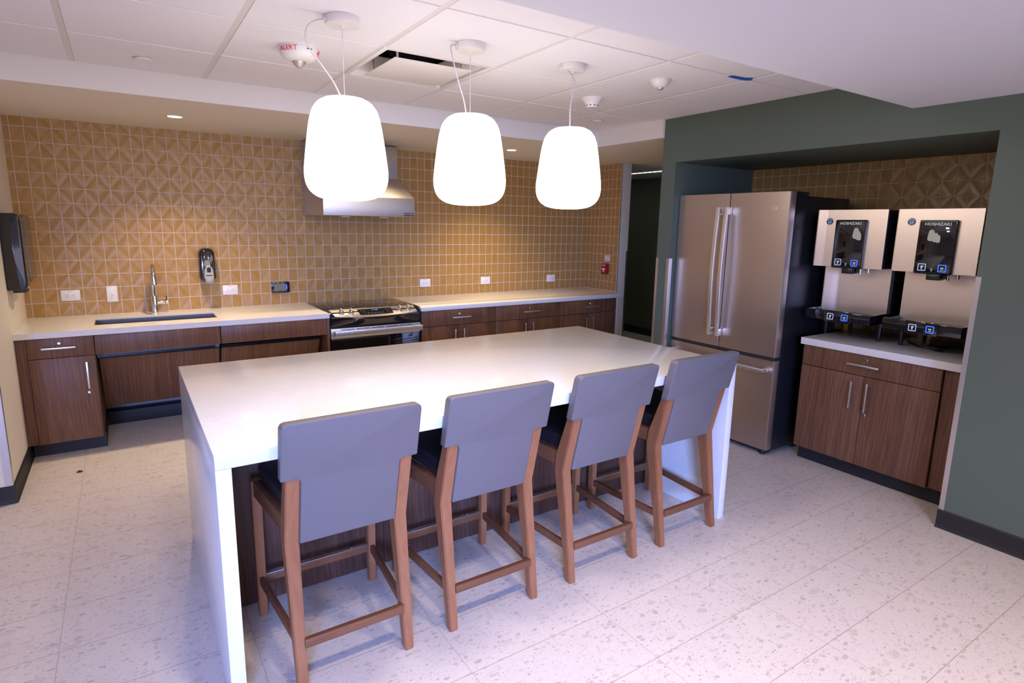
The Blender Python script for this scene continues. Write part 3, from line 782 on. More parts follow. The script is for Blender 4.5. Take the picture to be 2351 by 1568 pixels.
# soap dispenser
o = thing('soap_dispenser', (1.165, -0.05, 1.18), 'black soap dispenser with a grey push lever on the tile right of the faucet', 'soap dispenser')
def rrect(w, h_, r_, n=5):
    P = []
    for cx, cz, a0 in ((w-r_, h_-r_, 0), (-w+r_, h_-r_, 90), (-w+r_, -h_+r_, 180), (w-r_, -h_+r_, 270)):
        for k_ in range(n+1):
            a = math.radians(a0+90*k_/n); P.append((cx+r_*math.cos(a), cz+r_*math.sin(a)))
    return P
def loft(rings, mat=0):
    b = B(); bm = b.bm; V = [[bm.verts.new(p) for p in rg] for rg in rings]; n = len(V[0])
    for A_, D_ in zip(V, V[1:]):
        for k_ in range(n): bm.faces.new((A_[k_], A_[(k_+1) % n], D_[(k_+1) % n], D_[k_]))
    bm.faces.new(V[0]); bm.faces.new(V[-1][::-1]); bmesh.ops.recalc_face_normals(bm, faces=bm.faces[:])
    return b
cx, cz = 1.168, 1.190
rings = []
for y_, sw, sz, dz in ((-0.0005, 1.0, 1.0, 0), (-0.05, 1.0, 1.0, 0), (-0.085, 0.97, 0.985, -0.001), (-0.102, 0.88, 0.94, -0.004), (-0.110, 0.72, 0.86, -0.008)):
    rings.append([(cx+px*sw*(0.93+0.07*(1-pz/0.14)*0.5+0.035), y_, cz+dz+pz*sz) for px, pz in rrect(0.059, 0.135, 0.045)])
b = loft(rings); obj('housing', b, M['gloss_black'], o)
rings = []
lev = [(0.036*math.cos(a)*(1.0 if math.sin(a) < 0 else 0.92), 0.072*math.sin(a)) for a in [2*PI*k_/28 for k_ in range(28)]]
for y_, sc_ in ((-0.104, 1.0), (-0.117, 1.0), (-0.122, 0.9)):
    rings.append([(cx+0.004+px*sc_, y_-0.012*(1-(pz+0.072)/0.144), 1.118+pz*sc_) for px, pz in lev])
b = loft(rings); lv = obj('push_lever', b, M['grey_plastic'], o)
b = loft([[(cx+0.004+px, y_-0.004, 1.149+pz) for px, pz in rrect(0.014, 0.026, 0.012)] for y_ in (-0.112, -0.1225)]); obj('window', b, M['gloss_black'], lv)
b = B(); b.box(cx-0.018, cx+0.026, -0.1305, -0.1200, 1.108, 1.1145); obj('label_strip', b, M['slot'], lv)
rings = []
for z_, w_, d_ in ((1.092, 0.034, 0.016), (1.075, 0.034, 0.020), (1.055, 0.032, 0.020), (1.043, 0.026, 0.014)):
    rings.append([(cx+0.006+w_*math.cos(2*PI*k_/24), -0.118+d_*math.sin(2*PI*k_/24), z_) for k_ in range(24)])
b = loft(rings); obj('nozzle', b, M['grey_plastic'], lv)
# towel dispenser on the left wall
o = thing('towel_dispenser', (0.05, -0.52, 1.33), 'black paper towel dispenser with a smoky cover on the white left wall', 'towel dispenser')
def side_prof(d, z0, z1, r_):
    P = [(0.0005, z0)]
    for cx_, cz_, a0 in ((d-r_, z0+r_, -90), (d-r_, z1-r_, 0)):
        for k_ in range(7):
            a = math.radians(a0+15*k_); P.append((cx_+r_*math.cos(a), cz_+r_*math.sin(a)))
    return P+[(0.0005, z1)]
b = B(); b.prism(side_prof(0.104, 1.098, 1.566, 0.036), 'y', -0.685, -0.505, bev=0.010, seg=3); obj('housing', b, M['gloss_black'], o)
b = B(); b.prism(side_prof(0.117, 1.130, 1.560, 0.030), 'y', -0.504, -0.330, bev=0.008, seg=3); obj('cover', b, M['smoke'], o)
b = B(); b.box(0.0002, 0.006, -0.66, -0.36, 1.12, 1.55); obj('added_mount_plate', b, M['black'], o)  # unseen backing plate, added to stand in for a wall fixing
b = B(); b.box(0.02, 0.09, -0.62, -0.5, 1.078, 1.094, bev=0.004); obj('towel_slot', b, M['black'], o)
# fire pull station and its sign on the tiled return
o = thing('fire_alarm_pull', (W, -0.3620, 1.075), 'small red fire alarm pull station on the tiled return wall', 'fire alarm pull station')
b = B(); b.box(W-0.045, W-0.0002, -0.3996, -0.3244, 1.018, 1.135, bev=0.005); bx = obj('housing', b, M['red'], o)
b = B(); b.box(W-0.006, W-0.0001, -0.4012, -0.3228, 1.016, 1.137, bev=0.001); obj('added_mount_plate', b, M['red'], o)  # made-up back flange, added behind the red housing as its mount
b = B(); b.box(W-0.0485, W-0.0445, -0.3868, -0.3372, 1.068, 1.084, bev=0.001); b.box(W-0.0485, W-0.0445, -0.3676, -0.3564, 1.040, 1.069, bev=0.001); obj('pull_handle', b, M['white_plastic'], o)
b = B(); b.box(W-0.0465, W-0.0448, -0.3868, -0.3372, 1.022, 1.036); obj('lower_plate', b, M['slot'], o)
b = B()
for ya in (-0.3796, -0.3692, -0.3548, -0.3444): b.box(W-0.0462, W-0.0448, ya-0.0036, ya+0.0036, 1.112, 1.122)
obj('lettering', b, M['white_plastic'], bx)
o = thing('fire_alarm_sign', (W, -0.3700, 1.19), 'small white sign with red print above the red pull station', 'sign')
b = B(); b.box(W-0.002, W-0.0002, -0.4156, -0.3276, 1.156, 1.228); obj('card', b, M['white_plastic'], o)
b = B()
for q_, zz in enumerate((1.217, 1.209, 1.190, 1.172, 1.164)):
    yy = -0.4076
    for w_ in ((0.020, 0.014, 0.026, 0.012), (0.012, 0.018, 0.016), (0.022, 0.010, 0.018, 0.020), (0.03, 0.02, 0.022), (0.014, 0.02, 0.012, 0.02))[q_]:
        b.box(W-0.0026, W-0.0019, yy, yy+w_*0.8, zz-0.0022, zz+0.0022); yy += w_*0.8+0.004
obj('print', b, M['red_ink'], o)

# ------------------------------------------------------------------ refrigerator
FX, FYa, FYb, FH = 4.202, -2.192, -3.088, 1.787     # door faces, left/right sides
f = thing('refrigerator', (4.56, (FYa+FYb)/2, 0), 'stainless french-door refrigerator with black sides in the green alcove', 'refrigerator')
b = B(); b.box(4.275, 4.93, FYb+0.004, FYa-0.004, 0.03, 1.764, bev=0.003); obj('case', b, M['blackmetal'], f)
FM = -2.638
def door(name, y0, y1, z0, z1, extra=0.0):
    """slightly crowned door slab facing -x"""
    b = B(); n = 10; pr = []
    for i in range(n+1):
        u = i/n; y = y0+(y1-y0)*u
        x = FX+0.006*(2*u-1)**2
        pr.append((x, y))
    pts = [(4.268, y0), (4.268-0.055+0.0, y0)] + [(x, y+(0.003 if i == 0 else (-0.003 if i == n else 0))) for i, (x, y) in enumerate(pr)] + [(4.268-0.055, y1), (4.268, y1)]
    pts = [(4.268, y0), (FX+0.014, y0)]+[(x, min(max(y, y0+0.004), y1-0.004)) for x, y in pr]+[(FX+0.014, y1), (4.268, y1)]
    b.prism(pts, 'z', z0, z1)
    return obj(name, b, M['fridge'], f)
dl = door('left_door', FM+0.003, FYa, 0.700, FH)
drr = door('right_door', FYb, FM-0.003, 0.700, FH)
fz = door('freezer_drawer', FYb, FYa, 0.045, 0.675)
b = B(); b.box(4.215, 4.275, FYb+0.006, FYa-0.006, 0.676, 0.699); obj('gasket', b, M['slot'], f)
b = B(); b.box(4.232, 4.272, FM-0.0025, FM+0.0025, 0.70, FH-0.01); obj('door_seal', b, M['slot'], f)
for y_, par in ((-2.586, dl), (-2.655, drr)):
    b = B(); pts = []
    zz = [0.783, 0.90, 1.05, 1.24, 1.43, 1.58, 1.692]
    bm = b.bm; sec = []
    for i in range(25):
        u = i/24; z = 0.783+(1.692-0.783)*u; bo = 0.052+0.020*math.sin(PI*u)
        sec.append([bm.verts.new(p) for p in ((FX-bo, y_-0.0135, z), (FX-bo, y_+0.0135, z), (FX-bo+0.016, y_+0.0115, z), (FX-bo+0.016, y_-0.0115, z))])
    for A_, D_ in zip(sec, sec[1:]):
        for j in range(4): bm.faces.new((A_[j], A_[(j+1) % 4], D_[(j+1) % 4], D_[j]))
    bm.faces.new(sec[0]); bm.faces.new(sec[-1][::-1]); bmesh.ops.recalc_face_normals(bm, faces=bm.faces[:])
    bmesh.ops.bevel(bm, geom=[e for e in bm.edges if abs(e.verts[0].co.z-e.verts[1].co.z) > 0.02], offset=0.002, segments=2, affect='EDGES')
    for za in (0.783, 1.640): b.box(FX-0.040, FX+0.002, y_-0.0115, y_+0.0115, za, za+0.052, bev=0.002)
    obj('handle', b, M['handle'], par)
b = B(); b.box(FX-0.068, FX-0.050, -3.060, -2.225, 0.596, 0.622, bev=0.003)
for ya in (-3.059, -2.254): b.box(FX-0.055, FX+0.003, ya, ya+0.030, 0.597, 0.621, bev=0.002)
obj('handle', b, M['handle'], fz)
b = B(); b.lathe([(0, 0.0015), (0.0125, 0.0015), (0.0135, 0.003), (0.016, 0.003), (0.0175, 0.0)], (FX+0.0035, -2.989, 1.682), (-1, 0, 0), n=32); lg = obj('logo', b, M['handle'], drr)
t_ = face_x(text_bm('GE', 0.014, 0.0006), FX+0.0018, -2.989, 1.682); obj('lettering', t_, M['chrome'], lg)
for ya, yb in ((FYb+0.004, FYb+0.09), (FYa-0.09, FYa-0.004)):
    b = B(); b.box(4.24, 4.42, ya, yb, 1.764, 1.790, bev=0.004); obj('hinge_cover', b, M['blackmetal'], f)
b = B(); b.box(4.25, 4.30, FYb+0.02, FYa-0.02, 0.012, 0.044); obj('toe_grille', b, M['black'], f)
for ya in (FYb+0.05, FYa-0.05):
    for xa in (4.255, 4.86):
        b = B(); b.cyl((xa, ya, 0), (xa, ya, 0.032), 0.02, n=16); obj('foot', b, M['black'], f)

# ------------------------------------------------------------------ alcove cabinet and counter
CF = 4.360
HA = 0.848
OX = (-1, 0, 0)
c = thing('base_cabinet', (4.7, -3.6, 0), 'walnut two-door cabinet with one drawer under the ice dispensers, right of the refrigerator', 'cabinet')
b = B(); b.box(CF+0.020, 5.07, -3.99, -3.192, 0.1, 0.803); obj('body', b, M['walnut_x'], c)
b = B(); b.box(4.430, 5.07, YB+0.002, -3.192, 0, 0.1); obj('toe_kick', b, M['rubber'], c)
b = B(); b.box(CF+0.024, CF+0.05, YB+0.002, -3.994, 0.1, 0.803); obj('filler_strip', b, M['walnut_side'], c)
def frontx(name, y0, y1, z0, z1):
    b = B(); b.box(CF, CF+0.019, y0, y1, z0, z1, bev=0.0012); return obj(name, b, M['walnut_side'], c)
d = frontx('drawer', -3.990, -3.193, 0.670, 0.800)
bar_handle((CF, -3.672, 0.7355), (CF, -3.497, 0.7355), OX, d); lock((CF, -3.592, 0.769), OX, d)
d = frontx('door', -3.590, -3.193, 0.101, 0.666); bar_handle((CF, -3.531, 0.463), (CF, -3.531, 0.623), OX, d)
d = frontx('door', -3.990, -3.593, 0.101, 0.666); bar_handle((CF, -3.624, 0.458), (CF, -3.624, 0.628), OX, d); lock((CF, -3.618, 0.428), OX, d)
b = B(); b.box(4.340, 5.083, YB+0.001, -3.180, HA-0.044, HA, bev=0.001)
tag(obj('countertop', b, M['quartz']), 'short white quartz countertop in the green alcove under the ice dispensers', 'countertop')

# ------------------------------------------------------------------ ice dispensers
def ice(label, dy, glint_flare):
    o = thing('ice_dispenser', (4.75, -3.35+dy, HA), label, 'ice dispenser', 'ice and water dispensers on the alcove counter')
    ya, yb = -3.562+dy, -3.142+dy           # right, left
    ux = 4.455
    b = B(); b.box(4.63, 5.02, ya+0.012, yb-0.012, 0.955, 1.668, bev=0.003); obj('case', b, M['blackmetal'], o)
    # head: wrapped steel front; left flare is added to imitate a reflection
    b = B(); pts = [(ux+0.014, ya), (ux, ya), (ux, yb-0.062), (ux-0.002*glint_flare, yb-0.050), (ux-0.014*glint_flare, yb-0.010), (ux-0.013*glint_flare, yb-0.003), (ux-0.008*glint_flare+0.002, yb), (ux+0.014, yb)]
    b.prism(pts, 'z', 1.316, 1.676, bev=0.0008, seg=1); hd = obj('head_panel', b, M['icesteel'], o)
    b = B(); b.box(ux+0.0145, 4.629, ya+0.003, yb-0.003, 1.318, 1.672); obj('head_body', b, M['blackmetal'], hd)
    # lower splash panel, with the same added flare for a bright reflected strip
    b = B(); pts = [(4.66, ya+0.010), (4.618, ya+0.010), (4.618, yb-0.094), (4.618-0.005*glint_flare, yb-0.082), (4.618-0.034*glint_flare, yb-0.018), (4.618-0.034*glint_flare, yb-0.012), (4.66, yb-0.012)]
    b.prism(pts, 'z', 0.99, 1.3155, bev=0.0006, seg=1); obj('splash_panel', b, M['icesteel'], o)
    # control screen
    cy = -3.3655+dy+0.004
    b = loft([[(x_, cy-py, 1.4625+pz) for px in (0,) for py, pz in rrect(0.0935*s_, 0.1505*s_+0.0, 0.008)] for x_, s_ in ((ux+0.001, 1.0), (ux-0.016, 1.0), (ux-0.022, 0.97))])
    cs = obj('control_panel', b, M['gloss_black'], o)
    fxs = ux-0.0222
    b = B(); b.box(fxs-0.0004, fxs+0.003, cy-0.086, cy+0.086, 1.322, 1.606, bev=0.0008); obj('glass', b, M['black_glass'], cs)
    fxs -= 0.0006
    t_ = face_x(text_bm('HOSHIZAKI', 0.0225, 0.0002), fxs, cy, 1.590, 1.10); obj('lettering', t_, M['icon_white'], cs)
    def icon(yc, zc, mat, parent, fx_, s_=0.0205, glyph=0):
        b = B()
        outer = rrect(s_, s_, 0.005, 3); inner = rrect(s_-0.0042, s_-0.0042, 0.003, 3)
        bm = b.bm
        V0 = [bm.verts.new((fx_, yc-p[0], zc+p[1])) for p in outer]; V1 = [bm.verts.new((fx_, yc-p[0], zc+p[1])) for p in inner]
        V2 = [bm.verts.new((fx_-0.0005, yc-p[0], zc+p[1])) for p in outer]; V3 = [bm.verts.new((fx_-0.0005, yc-p[0], zc+p[1])) for p in inner]
        for k_ in range(len(outer)):
            k2 = (k_+1) % len(outer)
            for q in ((V2[k_], V2[k2], V3[k2], V3[k_]), (V0[k_], V0[k2], V2[k2], V2[k_]), (V1[k_], V1[k2], V3[k2], V3[k_])): bm.faces.new(q)
        ic = obj('button', b, mat, parent)
        b = B()
        if glyph == 0:
            for q in ((-0.004, 0.006, 0.0045), (0.004, 0.004, 0.004), (-0.001, 0.000, 0.004), (0.001, -0.005, 0.0045)):
                b.box(fx_-0.0005, fx_, yc+q[0]-q[2]/1.3, yc+q[0]+q[2]/1.3, zc+q[1]-q[2]/1.4, zc+q[1]+q[2]/1.4)
            b.box(fx_-0.0005, fx_, yc-0.005, yc+0.005, zc-0.0125, zc-0.011)
        else:
            for q in (0.004, 0.001, -0.002): b.box(fx_-0.0005, fx_, yc-0.0075, yc+0.0075, zc+q-0.001, zc+q+0.001)
            b.box(fx_-0.0005, fx_, yc-0.009, yc+0.009, zc-0.0115, zc-0.009)
        obj('symbol', b, M['icon_white'], ic)
    icon(cy+0.051, 1.349, M['icon_pale'], cs, fxs); icon(cy-0.049, 1.347, M['icon_blue'], cs, fxs, glyph=1)
    b = loft([[(fxs-e_, cy+0.001-0.0055*s_*px_, 1.336+0.010*s_*pz_) for px_, pz_ in ((-0.8, 1), (0.8, 1), (1, 0.2), (0.7, -0.6), (0, -1), (-0.7, -0.6), (-1, 0.2))] for e_, s_ in ((0.0, 1), (0.0005, 1))]); obj('shield_mark', b, M['grey_plastic'], cs)
    # chute
    b = B(); b.box(ux-0.012, ux+0.055, cy-0.040, cy+0.028, 1.278, 1.3145, bev=0.004); b.box(ux+0.02, ux+0.06, cy-0.052, cy-0.041, 1.285, 1.3145, bev=0.002); obj('ice_chute', b, M['black'], o)
    b = B(); b.cyl((ux+0.04, cy-0.062, 1.276), (ux+0.04, cy-0.062, 1.3145), 0.007, n=12); b.cyl((ux+0.05, cy-0.105, 1.288), (ux+0.05, cy-0.105, 1.3145), 0.009, n=12); obj('water_nozzle', b, M['chrome'], o)
    # badge
    by = -3.222+dy+0.003; bz = 1.603
    b = B(); b.lathe([(0, 0.0018), (0.0205, 0.0018), (0.0215, 0.0)], (ux-0.0002, by, bz), (-1, 0, 0), n=36); bd = obj('badge', b, M['black'], o)
    b = B(); b.lathe([(0, 0.0023), (0.0130, 0.0023), (0.0130, 0.0016)], (ux, by, bz), (-1, 0, 0), n=30); obj('badge_disc', b, M['blue_enamel'], bd)
    b = B()
    b.prism([(by+0.010, bz-0.008), (by-0.010, bz-0.008), (by-0.0105, bz-0.003), (by-0.006, bz+0.001), (by-0.003, bz-0.001), (by+0.001, bz+0.003), (by+0.004, bz-0.002), (by+0.009, bz-0.003)], 'x', ux-0.0028, ux-0.002)
    for k_ in range(13):
        a = math.radians(20+140*k_/12); b.box(ux-0.0023, ux-0.0017, by+0.0168*math.cos(a)-0.0013, by+0.0168*math.cos(a)+0.0013, bz+0.0168*math.sin(a)-0.0018, bz+0.0168*math.sin(a)+0.0018)
    for k_ in range(4):
        a = math.radians(240+20*k_); b.cyl((ux-0.0023, by+0.0168*math.cos(a), bz+0.0168*math.sin(a)), (ux-0.0017, by+0.0168*math.cos(a), bz+0.0168*math.sin(a)), 0.002, n=8)
    obj('badge_print', b, M['white_plastic'], bd)
    b = B(); b.prism([(by+0.002, bz-0.006), (by-0.003, bz-0.005), (by-0.0035, bz+0.001), (by-0.001, bz+0.006), (by+0.001, bz+0.0075), (by+0.003, bz+0.004)], 'x', ux-0.0034, ux-0.0026); obj('badge_figure', b, M['black'], bd)
    # drip tray: hollow box with a raised centre
    tx = 4.400; t0, t1 = ya+0.005, yb-0.012
    b = B(); zt0, zt1 = 0.975, 1.036
    b.box(tx+0.012, 4.655, t0, t1, zt0, zt0+0.010)
    for yy0, yy1 in ((t0, t0+0.007), (t1-0.007, t1)): b.box(tx+0.010, 4.655, yy0, yy1, zt0, zt1, bev=0.001)
    b.box(tx+0.006, tx+0.013, t0, t1, zt0, zt1, bev=0.002)
    b.box(4.62, 4.66, t0, t1, zt0, zt1-0.008)
    tr = obj('drip_tray', b, M['gloss_black'], o)
    b = B()
    for k_ in range(26):
        yy = t0+0.012+k_*(t1-t0-0.024)/25; b.box(tx+0.016, 4.618, yy-0.003, yy+0.003, zt0+0.040, zt0+0.044)
    obj('grille', b, M['black'], tr)
    ca, cb = cy-0.085, cy+0.078
    b = B(); b.box(tx-0.004, tx+0.010, ca, cb, 0.968, 1.043, bev=0.003); tp = obj('tray_panel', b, M['gloss_black'], tr)
    icon(cb-0.038, 1.003, M['icon_pale'], tp, tx-0.0046); icon(ca+0.036, 1.004, M['icon_blue'], tp, tx-0.0046, glyph=1)
    for s_ in (yb-0.03, ya+0.055-0.01):
        for xx in (4.640, 4.97):
            b = B(); b.cyl((xx, s_, HA), (xx, s_, 0.965), 0.0105, 0.019, n=16); obj('leg', b, M['black'], o)
    return o
ice('steel ice and water dispenser on the left, next to the refrigerator', 0.0, 1.0)
ice('steel ice and water dispenser on the right, against the green wall', -0.4735, 0.0)
b = B(); b.tube([(4.80, -3.62, HA+0.006), (4.70, -3.70, HA+0.007), (4.66, -3.76, HA+0.006), (4.66, -3.84, HA+0.008), (4.62, -3.88, HA+0.007), (4.60, -3.83, HA+0.016), (4.65, -3.79, HA+0.019), (4.69, -3.84, HA+0.018), (4.64, -3.90, HA+0.019), (4.58, -3.87, HA+0.026), (4.62, -3.80, HA+0.028), (4.70, -3.87, HA+0.026), (4.85, -3.92, HA+0.006)], 0.0058, n=8, smooth=5)
tag(obj('power_cord', b, M['black'], loc=(4.66, -3.8, HA)), 'black power cord coiled on the counter under the right ice dispenser', 'power cord')

# ------------------------------------------------------------------ pendant lamps
def smooth_prof(P, k=4):
    Q = []
    for i in range(len(P)-1):
        a, b_, c, d = P[max(i-1, 0)], P[i], P[i+1], P[min(i+2, len(P)-1)]
        for j in range(k):
            t = j/k
            Q.append(tuple(max(0.0, 0.5*(2*b_[q]+(c[q]-a[q])*t+(2*a[q]-5*b_[q]+4*c[q]-d[q])*t*t+(3*b_[q]-a[q]-3*c[q]+d[q])*t**3)) for q in (0, 1)))
    return Q+[P[-1]]
SH = [(0, 2.040), (0.070, 2.040), (0.088, 2.035), (0.110, 2.021), (0.128, 1.997), (0.139, 1.965), (0.148, 1.920), (0.157, 1.860), (0.164, 1.805), (0.1685, 1.765),
      (0.1695, 1.742), (0.1675, 1.716), (0.160, 1.690), (0.146, 1.668), (0.122, 1.650), (0.092, 1.640), (0.055, 1.6345), (0, 1.633)]
cables = [[(1.354, 2.328), (1.316, 2.317), (1.285, 2.29), (1.277, 2.247), (1.295, 2.203), (1.337, 2.154), (1.377, 2.104), (1.410, 2.044)],
          [(1.946, 2.325), (1.921, 2.329), (1.910, 2.315), (1.928, 2.245), (1.954, 2.165), (1.977, 2.103), (1.990, 2.044)],
          [(2.540, 2.324), (2.564, 2.32), (2.605, 2.295), (2.623, 2.266), (2.620, 2.223), (2.605, 2.175), (2.598, 2.136), (2.600, 2.044)]]
plabs = ['lit white opal glass pendant lamp on the left, nearest the camera', 'lit white opal glass pendant lamp in the middle of the three over the island',
         'lit white opal glass pendant lamp on the right, over the refrigerator end of the island']
for px, cb, lb in zip((1.423, 2.010, 2.603), cables, plabs):
    py = -2.83
    o = thing('pendant_lamp', (px, py, ZC), lb, 'pendant lamp', 'opal pendant lamps over the island')
    b = B(); b.lathe(smooth_prof(SH[4:]), (px, py, 0), n=72); sd = obj('lamp_shade', b, M['shade'], o)
    b = B(); b.lathe(smooth_prof(SH[:5]), (px, py, 0), n=72); obj('shade_top', b, M['shade_top'], sd)
    b = B(); b.lathe([(0, 0.0), (0.068, 0.0), (0.068, -0.026), (0.066, -0.030), (0.02, -0.031), (0.008, -0.032), (0.006, -0.042), (0, -0.042)], (px, py, ZC-0.004), n=40); cp = obj('canopy', b, M['white_plastic'], o)
    b = B(); b.box(px-0.075, px-0.060, py-0.006, py+0.006, 2.322, 2.334, bev=0.002); obj('cable_grip', b, M['white_plastic'], cp)
    b = B(); b.cyl((px, py, 2.038), (px, py, 2.312), 0.0012, n=8); obj('suspension_wire', b, M['cable'], o)
    b = B(); b.tube([(x_, py, z_) for x_, z_ in cb], 0.0029, n=8, smooth=4); obj('cable', b, M['cable'], o)

# ------------------------------------------------------------------ things on the ceiling
o = thing('air_diffuser', (2.0116, -2.2484, ZC), 'square white ceiling air diffuser with a drop plate, between the pendants and the hood', 'air vent')
x0, x1, y0, y1 = 1.7075, 2.3155, -2.5523, -1.9444
b = B()
for q in ((x0, x0+0.028, y0, y1), (x1-0.028, x1, y0, y1), (x0+0.028, x1-0.028, y0, y0+0.028), (x0+0.028, x1-0.028, y1-0.028, y1)): b.box(*q, ZC-0.005, ZC+0.008, bev=0.001)
obj('frame', b, M['white_plastic'], o)
b = B(); bm = b.bm                       # flared cone up to the neck
ring0 = [(x0+0.02, y0+0.02), (x1-0.02, y0+0.02), (x1-0.02, y1-0.02), (x0+0.02, y1-0.02)]; ring1 = [(x0+0.11, y0+0.11), (x1-0.11, y0+0.11), (x1-0.11, y1-0.11), (x0+0.11, y1-0.11)]
A_ = [bm.verts.new((*p, ZC+0.002)) for p in ring0]; D_ = [bm.verts.new((*p, ZC+0.085)) for p in ring1]
E_ = [bm.verts.new((*p, ZC+0.006)) for p in ring0]; F_ = [bm.verts.new((*p, ZC+0.089)) for p in ring1]
for k_ in range(4):
    k2 = (k_+1) % 4
    bm.faces.new((A_[k_], A_[k2], D_[k2], D_[k_])); bm.faces.new((E_[k_], E_[k2], F_[k2], F_[k_])); bm.faces.new((A_[k_], A_[k2], E_[k2], E_[k_]))
bmesh.ops.recalc_face_normals(bm, faces=bm.faces[:])
obj('cone', b, M['white_plastic'], o)
b = B(); b.lathe([(0.15, 0.08), (0.15, 0.2), (0, 0.2)], (2.0116, -2.2484, ZC), n=32); obj('duct', b, M['slot'], o)
b = B(); b.box(1.797, 2.227, -2.466, -2.030, ZC-0.016, ZC-0.0125, bev=0.0012); dpl = obj('drop_plate', b, M['white_plastic'], o)
b = B()
for xx in (1.83, 2.19):
    for yy in (-2.42, -2.08): b.cyl((xx, yy, ZC-0.013), (xx, yy, ZC+0.06), 0.006, n=10)
obj('bracket', b, M['handle'], dpl)

def strobe():
    cx, cy = 1.385, -2.30
    o = thing('alarm_strobe', (cx, cy, ZC), 'white round ceiling alarm with red lettering, left of the nearest pendant', 'fire alarm')
    prof = [(0, 0.0), (0.088, 0.0), (0.091, -0.006), (0.090, -0.014), (0.083, -0.034), (0.072, -0.050), (0.055, -0.058), (0.034, -0.062), (0, -0.063)]
    b = B(); b.lathe(prof, (cx, cy, ZC-0.0035), n=56); bd = obj('housing', b, M['white_plastic'], o)
    b = B(); b.lathe([(0, 0.0005), (0.093, 0.0005), (0.093, -0.004), (0, -0.004)], (cx, cy, ZC-0.0035), n=40); obj('added_mount_plate', b, M['white_plastic'], o)  # made-up ceiling mount, added at the top of the alarm housing
    b = B(); b.lathe([(0.034, -0.061), (0.030, -0.066), (0.020, -0.082), (0.010, -0.090), (0, -0.091)], (cx, cy, ZC-0.0035), n=12); obj('strobe_lens', b, M['lens'], o)
    for ang in (math.radians(-138), math.radians(-6)):
        t_ = text_bm('ALERT', 0.028, 0.0004)
        def wrap(a, c_, d_, ang=ang):
            h_ = -0.022+c_                       # height on the flank
            r_ = 0.090+(h_+0.014)*0.35 if h_ > -0.034 else 0.083+(h_+0.034)*0.69
            th = ang + a*1.15/r_
            rr = r_+0.0012+d_*2
            return (cx+rr*math.cos(th), cy+rr*math.sin(th), ZC-0.0035+h_)
        t_.map(wrap); obj('lettering', t_, M['red_ink'], bd)
    b = B(); a = math.radians(-72); r_ = 0.089
    b.box(-0.012, 0.012, -0.002, 0.002, -0.0022, 0.0022); b.map(lambda x_, y_, z_: (cx+(r_+y_)*math.cos(a+x_/r_), cy+(r_+y_)*math.sin(a+x_/r_), ZC-0.022+z_)); obj('indicator_slot', b, M['slot'], bd)
strobe()
o = thing('smoke_detector', (3.200, -2.30, ZC), 'white flared smoke detector on the ceiling behind the right pendant', 'smoke detector')
b = B(); b.lathe([(0, 0), (0.070, 0), (0.070, -0.006), (0.060, -0.016), (0.048, -0.030), (0.042, -0.044), (0.040, -0.052), (0.036, -0.058), (0, -0.060)], (3.20, -2.30, ZC-0.0035), n=40); bd = obj('housing', b, M['white_plastic'], o)
b = B()
for k_ in range(10):
    a = 2*PI*k_/10; b.cyl((3.20+0.040*math.cos(a-0.17), -2.30+0.040*math.sin(a-0.17), ZC-0.050), (3.20+0.040*math.cos(a+0.17), -2.30+0.040*math.sin(a+0.17), ZC-0.050), 0.003, n=8)
obj('intake_slots', b, M['slot'], bd)
o = thing('motion_sensor', (3.185, -2.885, ZC), 'small white domed motion sensor on the ceiling right of the smoke detector', 'sensor')
b = B(); b.lathe([(0, 0), (0.056, 0), (0.056, -0.005), (0.047, -0.022), (0.034, -0.036), (0.022, -0.041), (0, -0.042)], (3.185, -2.885, ZC-0.0035), n=40); obj('housing', b, M['white_plastic'], o)
b = B(); b.lathe([(0, 0.0005), (0.058, 0.0005), (0.058, -0.003), (0, -0.003)], (3.185, -2.885, ZC-0.0035), n=40); obj('added_mount_plate', b, M['white_plastic'], o)  # base disc added as a made-up ceiling mount for the sensor
b = B(); b.lathe([(0.019, -0.041), (0.016, -0.049), (0.008, -0.053), (0, -0.054)], (3.185, -2.885, ZC-0.0035), n=24); obj('lens', b, M['lens'], o)
for (cx, cy, lb) in ((0.780, -1.635, 'flat white round sprinkler cover on the ceiling at the left'), (3.757, -1.72, 'flat white round sprinkler cover on the ceiling at the far right corner')):
    b = B(); b.lathe([(0, -0.012), (0.041, -0.012), (0.043, -0.010), (0.043, -0.006), (0.036, -0.005), (0.034, 0.0), (0, 0.0)], (cx, cy, ZC-0.0035), n=36)
    tag(obj('sprinkler_cover', b, M['white_plastic'], loc=(cx, cy, ZC)), lb, 'sprinkler cover', 'ceiling sprinkler covers')
b = B(); b.prism([(3.408, -3.150), (3.415, -3.185), (3.475, -3.190), (3.500, -3.192), (3.528, -3.222), (3.556, -3.190), (3.552, -3.155), (3.48, -3.150)], 'z', ZC-0.0055, ZC-0.0036)
b.map(lambda x_, y_, z_: (x_, y_, z_-0.012*max(0, (x_-3.49)/0.06)*max(0, (-3.17-y_)/0.05)))
tag(obj('painters_tape', b, M['blue_tape']), 'scrap of blue painters tape stuck to the ceiling grid near the green wall', 'tape')
